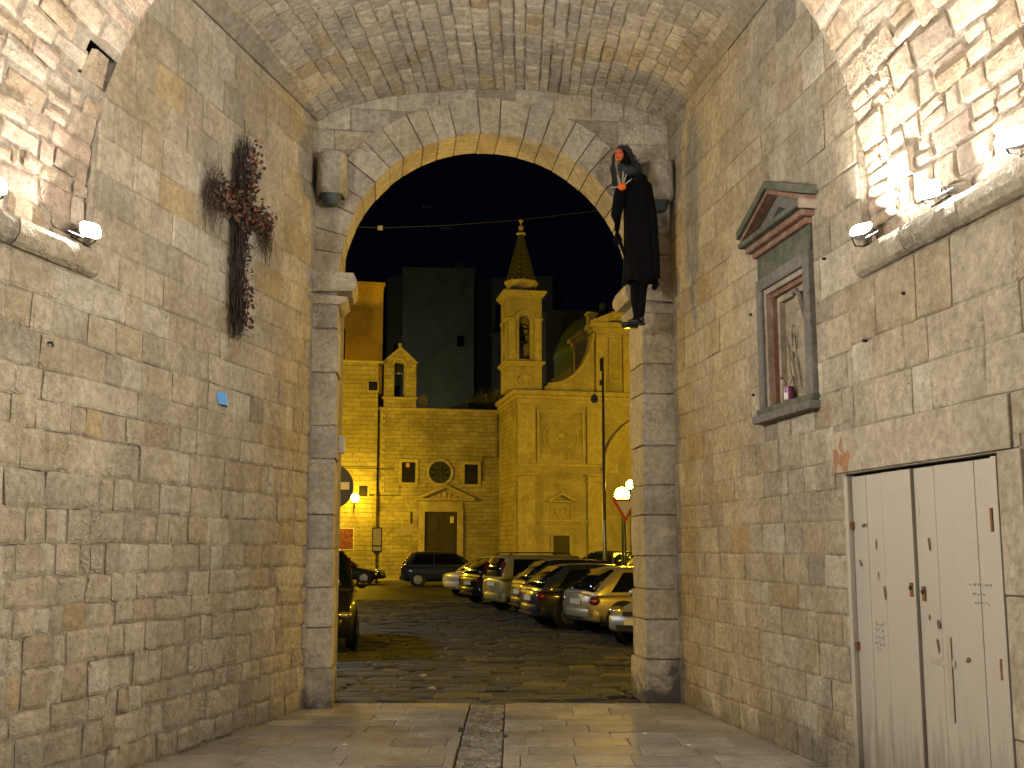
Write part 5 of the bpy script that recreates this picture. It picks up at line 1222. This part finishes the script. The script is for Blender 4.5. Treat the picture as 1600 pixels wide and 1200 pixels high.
globe_lamp((-7.2, 23, 0), 5.2, 'lit cool white globe lamp on a post left of the parked cars', .2, emis('cool_globe', (.72, .86, 1.0), 650))
globe_lamp((-11.0, 65.6, 12.55), .62, 'lit globe lamp on the annex roof in front of the orange house', .14, emis('sodium_globe_house', SODIUM, 300), arm=.9, rz=FA)
# tall pole
p = on_floor(946, 936); pt_ = at(938, 558, p.y)
fp = thing('light_pole', 'tall slender metal pole with small fittings near its top, in front of the church', 'pole', (p.x, p.y, 0))
MB().tube([(0, 0, 0), (0, 0, 1.2), (pt_.x - p.x + .08, 0, pt_.z)], [.075, .07, .035], 12).build('shaft', plain('galvanised_steel', (.30, .29, .27), .3, .7), fp, smooth=True)
MB().lathe([(.12, 0), (.12, .06), (.08, .1)], 12).build('foot_plate', pole_m, fp)
zt = pt_.z
for a_, b_ in (((-.12, -.08, zt - .5), (-.0, .04, zt - .05)), ((-.14, -.05, zt - 1.0), (-.06, .02, zt - .8))): MB().box(a_, b_).build('pole_fitting', pole_m, fp).location.x += pt_.x - p.x + .1
MB().tube([(pt_.x - p.x + .1, 0, zt - 1.2), (pt_.x - p.x - .2, 0, zt - 1.15), (pt_.x - p.x - .22, 0, zt - 1.3)], .015, 6).build('bracket', pole_m, fp)
MB().lathe([(.03, 0), (.1, -.06), (.14, -.2), (.1, -.26), (.06, -.3)], 10, c=(pt_.x - p.x - .22, 0, zt - 1.28)).build('lantern', plain('lantern_dim', (.10, .10, .10), .3), fp)
MB().box((-.05, -.09, 2.6), (.05, -.07, 3.6)).build('pole_box', pole_m, fp)
# ---- traffic signs
sp = at(517, 760, 14.6); ns = thing('round_sign', 'round no-entry sign half hidden behind the left gate pier', 'traffic sign', (sp.x, sp.y, 0), .12)
MB().tube([(0, .04, 0), (0, .04, sp.z + .3)], .03, 10).build('post', pole_m, ns, smooth=True)
MB().lathe([(.0, -.012), (.315, -.012), (.322, 0), (.315, .012), (0, .012)], 40, c=(0, 0, sp.z), axis='y').build('sign_disc', plain('sign_red_dark', (.05, .045, .06), .5), ns)
MB().box((-.26, -.019, sp.z - .045), (.26, -.0135, sp.z + .06)).build('white_bar', plain('sign_bar', (.62, .60, .5), .5), ns)
sp = at(977, 800, 27); ys = thing('yield_sign', 'triangular give-way sign with red border, point down, on a thin post', 'traffic sign', (sp.x, sp.y, 0), .1)
MB().tube([(0, .04, 0), (0, .04, sp.z + .3)], .03, 10).build('post', pole_m, ys, smooth=True)
hw = .36; zt = sp.z + .35; zb = sp.z - .27
def tri(k, y0, y1):
    c = (zt * 2 + zb) / 3; return MB().prism([(-hw * k, c + (zt - c) * k), (hw * k, c + (zt - c) * k), (0, c + (zb - c) * k)], 1, y0, y1)
tri(1, -.012, .012).build('red_border', plain('sign_red', (.6, .03, .02), .45), ys, bevel=.004); tri(.66, -.018, -.0125).build('white_field', plain('sign_field', (.7, .66, .5), .5), ys)
# information board, sign post, plate
p = on_floor(588, 912); q = at(588, 824, p.y); q2 = at(588, 862, p.y)
ib = thing('information_board', 'narrow framed information board on a post beside the church wall', 'notice board', (p.x, p.y, 0), .05)
MB().box((-.24, -.03, q2.z), (.24, .03, q.z)).build('board_frame', wood_dk, ib, bevel=.01); ppr = plain('pale_sheet', (.55, .5, .38), .6)
MB().box((-.19, -.036, q2.z + .30), (.19, -.031, q.z - .06)).build('upper_sheet', ppr, ib); MB().box((-.19, -.036, q2.z + .05), (.19, -.031, q2.z + .24)).build('lower_sheet', ppr, ib)
MB().tube([(0, .05, 0), (0, .05, q2.z + .1)], .045, 8).build('post', pole_m, ib); MB().prism([(-.2, q2.z), (.2, q2.z), (.05, q2.z - .15), (-.05, q2.z - .15)], 1, -.02, .02).build('board_foot', pole_m, ib)
p = on_floor(640, 910); q = at(640, 795, p.y)
sp_ = thing('sign_post', 'thin sign post with a flat ochre plate and a sign seen edge-on', 'sign post', (p.x, p.y, .12), 0)
MB().tube([(0, 0, -.1), (0, 0, q.z - .12)], .035, 8).build('post', plain('post_ochre', (.35, .32, .22), .5), sp_)
z_ = at(640, 829, p.y).z - .12; MB().box((-.48, -.05, z_ - .21), (.12, -.036, z_ + .21)).build('direction_plate', plain('ochre_plate', (.5, .42, .26), .6), sp_, bevel=.004)
MB().lathe([(0, -.012), (.30, -.012), (.30, .012), (0, .012)], 28, c=(0, 0, 0), axis='x').build('edge_on_disc', plain('disc_back', (.06, .06, .07), .5, .3), sp_).location = (.07, 0, q.z - .55)
# litter near the threshold
for (px, py), lb in (((675, 1079), 'crumpled pale tissue lying on the setts just beyond the threshold'), ((662, 1059), 'small pale scrap of litter on the setts, further out')):
    p = on_floor(px, py); lt = thing('crumpled_paper', lb, 'litter', (p.x, p.y, .01)); m = MB(); m.ball((0, 0, .018), (.05, .035, .022), 9, 6, jit=.35); m.build('tissue', plain('tissue_white', (.32, .30, .25), .8), lt)
for k, (px, py) in enumerate(((932, 1148), (1008, 1148), (1076, 1166), (538, 1165))):
    p = on_floor(px, py); lt = thing('paper_bit', ('tiny white paper bit on the paving, third from the right pier', 'tiny white paper bit on the paving near the right pier', 'tiny white paper bit lying nearest the right wall', 'tiny pale bit on the paving at the left')[k], 'litter', (p.x, p.y, .006)); MB().ball((0, 0, .004), (.022, .012, .006), 7, 5, jit=.3).build('bit', plain('bit_white', (.7, .68, .6), .8), lt)

# ================================================================== CARS
tyre_m = plain('tyre_rubber', (.012, .012, .012), .75); rim_m = plain('alloy_rim', (.28, .28, .28), .3, .8); cglass = plain('car_glass', (.006, .008, .012), .06, spec=.7, coat=.5)
dark_pl = plain('black_trim', (.012, .012, .013), .55); lens_m = plain('headlight_glass', (.75, .75, .75), .12, .8, coat=1); red_l = plain('red_tail_lens', (.12, .006, .006), .12, coat=1); amb = plain('amber_lens', (.45, .15, .01), .15, coat=1)
plate_m = plain('number_plate', (.6, .6, .58), .4)
def interp(tab, x):
    if x <= tab[0][0]: return tab[0][1]
    for (a, p), (b, q) in zip(tab, tab[1:]):
        if x <= b: f = (x - a) / (b - a); f = f * f * (3 - 2 * f); return p + (q - p) * f
    return tab[-1][1]
def make_car(name, label, style, paint, L=3.8, Wd=1.64, H=1.38, rail=False, plates=True):
    root = thing(name, label, 'car', group=None); hw = Wd / 2
    xr = -L / 2; belt = H * .60
    if style == 'hatch': top = [(0, .74), (.02, belt), (.66, belt - .01), (.72, belt - .04), (.93, belt - .22), (1, .52)]; gh = (.015, .17, .52, .73)
    if style == 'van': top = [(0, .78), (.01, belt), (.74, belt), (.80, belt - .04), (.94, belt - .16), (1, .56)]; gh = (.005, .06, .62, .80)
    if style == 'wagon': top = [(0, .74), (.02, belt), (.66, belt), (.72, belt - .05), (.93, belt - .20), (1, .5)]; gh = (.02, .13, .52, .72)
    if style == 'sedan': top = [(0, .70), (.02, belt - .02), (.16, belt), (.66, belt - .01), (.72, belt - .05), (.93, belt - .22), (1, .5)]; gh = (.13, .30, .53, .72)
    wid = [(0, .86), (.04, .95), (.14, 1), (.84, 1), (.95, .92), (1, .74)]; bot = [(0, .34), (.05, .22), (.12, .2), (.9, .2), (1, .26)]
    xs = [0, .012, .04, .08, .14, .22, .32, .42, .52, .62, .70, .76, .82, .88, .93, .965, .988, 1.0]
    def hwid(f): return hw * interp(wid, f)
    m = MB(); sect = [(-.0, 0, 0), (.80, 0, 0), (.95, .08, 0), (.99, .3, 0), (1.0, .55, 0), (.985, .78, 0), (.95, .93, 0), (.86, 1.0, 0), (.45, 1.0, .02), (0, 1.0, .03)]
    full = [(a, b, c) for a, b, c in sect] + [(-a, b, c) for a, b, c in reversed(sect[1:-1])]
    vs = []; n = len(full)
    for f in xs:
        w, zb, zt_ = hwid(f), interp(bot, f), interp(top, f)
        for a, b, c in full: vs.append((xr + f * L, a * w, zb + (zt_ - zb) * b + c))
    fs = [tuple(range(n - 1, -1, -1)), tuple((len(xs) - 1) * n + k for k in range(n))]
    for i in range(len(xs) - 1):
        for k in range(n): fs.append((i * n + k, i * n + (k + 1) % n, (i + 1) * n + (k + 1) % n, (i + 1) * n + k))
    body = m.add(vs, fs).build('body', paint, root, smooth=True)
    # cabin: roof, pillars
    rb, rt, ft, fb = [xr + q * L for q in gh]; zb = belt - .01; zr = H
    tp2 = [(rb, zb), (rb + (rt - rb) * .5, zb + (zr - zb) * .55), (rt, zr - .05), (rt + .15, zr - .012), ((rt + ft) / 2, zr), (ft - .1, zr - .02), (ft + .05, zr - .07), (ft + (fb - ft) * .55, zb + (zr - zb) * .44), (fb, zb + .005)]
    def ycab(z): return hw * (.95 - .20 * (z - zb) / (zr - zb))
    vs = []; 
    for x, z in tp2:
        z = max(z, zb + .006); y1 = ycab(zb); y2 = ycab(z); zc = z
        half = [(y1, zb - .04), (y1, zb), ((y1 + y2) / 2 + .008, (zb + zc) / 2), (y2, zc - .045 if zc - zb > .1 else zc), (y2 * .93, zc - .008), (y2 * .5, zc + .012), (0, zc + .018)]
        ringp = half + [(-a, b) for a, b in reversed(half[:-1])]
        vs += [(x, a, b) for a, b in ringp]
    n = len(ringp); fs = [tuple(range(n - 1, -1, -1)), tuple((len(tp2) - 1) * n + k for k in range(n))]
    for i in range(len(tp2) - 1):
        for k in range(n): fs.append((i * n + k, i * n + (k + 1) % n, (i + 1) * n + (k + 1) % n, (i + 1) * n + k))
    MB().add(vs, fs).build('cabin', paint, root, smooth=True)
    # side glass
    def xrear(z): return rb + (rt - rb) * (z - zb) / (zr - zb)
    def xfront(z): return fb + (ft - fb) * (z - zb) / (zr - zb)
    zlo, zhi = zb + .05, zr - .10; b1 = rt + (ft - rt) * .52
    doors = [(xrear(zlo) + .30, xrear(zhi) + .22, b1 - .03, b1 - .05), (b1 + .05, b1 + .03, xfront(zlo) - .18, xfront(zhi) - .06)]
    for sg in (-1, 1):
        for a, b, c, d in doors:
            k = 3; P = []
            for (xa, za), (xb, zb_) in (((a, zlo), (c, zlo)), ((c, zlo), (d, zhi)), ((d, zhi), (b, zhi)), ((b, zhi), (a, zlo))):
                for i in range(k): f = i / k; P.append((xa + (xb - xa) * f, za + (zb_ - za) * f))
            def yy(z):
                f = (z - zb) / (zr - zb); return ycab(z) + .016 * (1 - abs(2 * f - 1)) + .004
            v1 = [(x, sg * (yy(z) + .006), z) for x, z in P]; v2 = [(x, sg * (yy(z) - .02), z) for x, z in P]; q = len(P)
            MB().add(v1 + v2, [tuple(range(q))] + [(i, (i + 1) % q, q + (i + 1) % q, q + i) for i in range(q)]).build('side_window', cglass, root)
    def slant(xa, za, xb, zb_, ya, yb, off, nm):
        nrm = Vector((zb_ - za, 0, -(xb - xa))).normalized(); nrm = nrm if (nrm.x > 0) == (off > 0) else -nrm; vs = []
        for t_ in (.0, .5, 1):
            for s_ in (-1, -.5, 0, .5, 1):
                y_ = ya + (yb - ya) * t_; vs.append(Vector((xa + (xb - xa) * t_, s_ * y_, za + (zb_ - za) * t_)) + nrm * (.045 + .022 * math.sin(PI * t_) - .02 * s_ * s_))
        fs = [(j * 5 + i, j * 5 + i + 1, (j + 1) * 5 + i + 1, (j + 1) * 5 + i) for j in range(2) for i in range(4)]
        o = MB().add(vs, fs).build(nm, cglass, root, smooth=True); sm = o.modifiers.new('thick', 'SOLIDIFY'); sm.thickness = .05; sm.offset = 0
    slant(fb - .03, zb + .03, ft + .02, zr - .07, ycab(zb) * .90, ycab(zr) * .88, 1, 'windscreen'); slant(rb + .03, zb + .05, rt - .01, zr - .09, ycab(zb) * .86, ycab(zr) * .84, -1, 'rear_window')
    # wheels
    R_ = .29
    for fx in (.175, .80):
        for sg in (-1, 1):
            cx_ = xr + fx * L; wy = sg * (hwid(fx) - .09)
            MB().lathe([(0, 0), (R_ + .065, .001), (R_ + .065, .012), (0, .013)], 28, c=(cx_, sg * (hwid(fx) - .002) - (.013 if sg < 0 else 0) , R_ + .02), axis='y').build('wheel_arch', dark_pl, root)
            prf = [(.19, -.10), (R_ - .02, -.10), (R_, -.07), (R_, .07), (R_ - .02, .10), (.19, .10)]
            w_ = MB().lathe([(r, h) for r, h in prf], 28, c=(cx_, wy + sg * .02, R_), axis='y').build('wheel', tyre_m, root, smooth=False)
            yo = sg * .122; mm = MB().lathe([(.19, yo - sg * .012), (.195, yo), (.17, yo + sg * .004), (.165, yo - sg * .03), (0, yo - sg * .035)], 24, axis='y')
            for k in range(6):
                an = 2 * PI * k / 6; c, s = math.cos(an), math.sin(an); d = .022
                mm.add([(c * .04 - s * d, yo, s * .04 + c * d), (c * .175 - s * d * .8, yo, s * .175 + c * d * .8), (c * .175 + s * d * .8, yo, s * .175 - c * d * .8), (c * .04 + s * d, yo, s * .04 - c * d)] + [(c * .04 - s * d, yo - sg * .03, s * .04 + c * d), (c * .175 - s * d * .8, yo - sg * .03, s * .175 + c * d * .8), (c * .175 + s * d * .8, yo - sg * .03, s * .175 - c * d * .8), (c * .04 + s * d, yo - sg * .03, s * .04 - c * d)], [(0, 1, 2, 3), (0, 4, 5, 1), (2, 6, 7, 3), (1, 5, 6, 2)])
            mm.lathe([(.05, yo - sg * .03), (.05, yo + sg * .004), (0, yo + sg * .006)], 12, axis='y')
            rm_ = mm.build('rim', rim_m, w_, center=False, fix=False); rm_.location = (0, 0, 0)
    # ends: bumpers, lights, plates
    def endlamp(x, y, z, dx, dy, dz, mt, nm, rz=0):
        o = MB().ball((0, 0, 0), (dx, dy, dz), 14, 10).build(nm, mt, root, smooth=True); o.location = (x, y, z); o.rotation_euler[2] = rz
    for sg in (-1, 1):
        if style == 'van' : MB().tube([(xr + .05, sg * (hwid(.03) - .075), .95), (xr + .10, sg * (ycab(1.1) - .075), zr - .16)], [.05, .045], 8).build('tail_light', red_l, root)
        else: endlamp(xr + .10, sg * (hwid(.03) - .09), belt - .13, .12, .12, .10, red_l, 'tail_light')
        endlamp(xr + .06, sg * (hwid(.02) - .13), belt - .26, .06, .09, .035, amb, 'indicator')
        endlamp(xr + L - .22, sg * (hwid(.955) - .15), .60, .17, .15, .075, lens_m, 'headlight', -sg * .35)
        endlamp(xr + L - .05, sg * .46, .33, .04, .06, .04, lens_m, 'fog_light')
        MB().ball((xfront(zb) - .20, sg * (hw + .09), zb + .08), (.06, .11, .07), 10, 7).build('mirror', paint, root, smooth=True)
        for xx in (b1 - .35, b1 + .25): 
            if xx > rt + .1: MB().box((xx, sg * (hw - .002) - .012, belt - .13), (xx + .15, sg * (hw - .002) + .012, belt - .10)).build('door_handle', dark_pl, root)
        MB().tube([(xr + .22 * L, sg * (hw + .004), .50), (xr + .74 * L, sg * (hw + .004), .50)], .016, 6).build('side_strip', dark_pl, root)
        if rail: MB().tube([(rt + .1, sg * .5, zr + .0), (rt + .2, sg * .5, zr + .07), (ft - .3, sg * .5, zr + .07), (ft - .15, sg * .5, zr + .0)], .016, 6).build('roof_rail', dark_pl, root)
    # bumpers follow the plan of the body ends
    def bumper(fr, nm):
        P = []; 
        for k in range(9):
            s_ = -1 + k / 4; x_ = (xr - .045 + .16 * abs(s_) ** 2.5) if fr < .5 else (xr + L + .045 - .26 * abs(s_) ** 2.3); P.append((x_, s_ * hwid(.03 if fr < .5 else .95) * 1.0, .40))
        m = MB(); vs = []; sec = [(-.0, -.14), (.03, -.10), (.035, 0), (.03, .08), (0, .11), (-.12, .11), (-.12, -.14)]
        sgn = -1 if fr < .5 else 1
        for x_, y_, z_ in P: vs += [(x_ + sgn * a, y_, z_ + b) for a, b in sec]
        n = len(sec); fs = [tuple(range(n)), tuple(8 * n + k for k in range(n - 1, -1, -1))]
        for i in range(8):
            for k in range(n): fs.append((i * n + k, i * n + (k + 1) % n, (i + 1) * n + (k + 1) % n, (i + 1) * n + k))
        m.add(vs, fs).build(nm, paint, root, smooth=True)
    bumper(0, 'rear_bumper'); bumper(1, 'front_bumper')
    MB().box((xr - .088, -.5, .30), (xr - .079, .5, .345)).build('bumper_insert', dark_pl, root); MB().box((xr + L + .078, -.42, .28), (xr + L + .086, .42, .37)).build('air_intake', dark_pl, root)
    MB().box((xr + L - .01, -.34, .53), (xr + L + .022, .34, .60)).build('grille', dark_pl, root, bevel=.01)
    zpl = .62 if style != 'van' else .72
    if plates: MB().box((xr - .03, -.25, zpl - .05), (xr - .015, .25, zpl + .055)).build('number_plate', plate_m, root); MB().box((xr + L + .088, -.25, .38), (xr + L + .096, .25, .48)).build('number_plate', plate_m, root)
    return root
def place(car, corner, a, L, Wd, rear=True):
    """put the rear-right corner (or front-left when rear=False) of the car on a ground point, heading angle a"""
    lx, ly = (-L / 2, -Wd / 2) if rear else (L / 2, Wd / 2)
    car.location = (corner[0] - (math.cos(a) * lx - math.sin(a) * ly), corner[1] - (math.sin(a) * lx + math.cos(a) * ly), 0); car.rotation_euler = (0, 0, a)
def paint(nm, c, metal=.0, rough=.45): return plain(nm, c, rough, metal, coat=.55, spec=.12)
R = math.radians
G = 'cars parked side by side across the piazza'
cars = [  # name, label, style, paint, L, W, H, corner px, depth, heading
    ('silver_hatchback', 'silver three-door hatchback, rear to us, with large dark side window beside the right pier', 'hatch', paint('silver_paint', (.40, .35, .25), .6), 3.7, 1.64, 1.30, 926, 20.2, 20, {}),
    ('dark_blue_hatchback', 'dark blue hatchback with bright wheel trim just left of the silver hatchback', 'hatch', paint('dark_blue_paint', (.02, .026, .045)), 3.8, 1.62, 1.33, 842, 21.7, 15, {}),
    ('black_blue_hatchback', 'near-black hatchback squeezed between the yellowish estate and the dark blue hatchback', 'hatch', paint('midnight_paint', (.015, .018, .026)), 3.9, 1.62, 1.40, 822, 24.6, 15, {}),
    ('yellowish_estate', 'boxy yellowish-green small estate car with roof rails and tall tail lights', 'van', paint('olive_gold_paint', (.30, .27, .12), .3), 3.7, 1.55, 1.48, 784, 27.3, 22, {'rail': True}),
    ('black_hatchback', 'black hatchback showing its rear corner between the white saloon and the boxy estate', 'hatch', paint('black_paint', (.010, .010, .012)), 3.9, 1.62, 1.38, 748, 31.0, 26, {}),
    ('white_saloon', 'white saloon car with its boot sticking out at the far end of the parked row', 'sedan', paint('white_paint', (.72, .72, .72)), 4.2, 1.62, 1.36, 722, 35.5, 30, {}),
]
for nm, lb, st, pm, L_, W_, H_, px, d, a, kw in cars:
    c = make_car(nm, lb, st, pm, L_, W_, H_, **kw); c['group'] = G; place(c, ((px - 800) / 1600 * 1.0 * d * .99, d), R(a), L_, W_)
c = make_car('silver_car', 'silver small car facing us, its headlight and bumper poking out behind the right pier', 'hatch', paint('silver_paint_front', (.45, .45, .44), .6), 3.8, 1.64, 1.32)
place(c, (2.80, 17.25), R(230), 3.8, 1.64, rear=False); c.location.x += .0
c = make_car('black_minivan', 'tall black people carrier facing us behind the left gate pier', 'van', paint('black_van_paint', (.010, .010, .010)), 4.3, 1.78, 1.66)
place(c, (-2.52, 16.9), R(-90 + 9), 4.3, 1.78, rear=False)
c = make_car('black_saloon', 'low black car parked by the church wall with only its bonnet and front wheel showing', 'sedan', paint('black_saloon_paint', (.010, .010, .011)), 4.3, 1.7, 1.36)
c.location = (-8.15, 48.4, 0); c.rotation_euler = (0, 0, R(3))
c = make_car('dark_estate', 'dark blue-grey estate car parked in front of the pedimented church door', 'wagon', paint('slate_paint', (.035, .045, .075), .3), 4.35, 1.72, 1.50)
c.location = (-2.75, 46.2, 0); c.rotation_euler = (0, 0, R(4))
c = make_car('distant_dark_car', 'dark rounded car seen over the parked roofs, in front of the small church door', 'wagon', paint('distant_paint', (.02, .02, .022)), 4.1, 1.7, 1.55)
c.location = (3.6, 44.0, 0); c.rotation_euler = (0, 0, R(175))
c = make_car('distant_grey_car', 'grey car far behind, only its roof showing beside the sign post at the right pier', 'hatch', paint('distant_grey', (.12, .12, .12), .3), 4.0, 1.7, 1.42)
c.location = (6.2, 42.5, 0); c.rotation_euler = (0, 0, R(8))
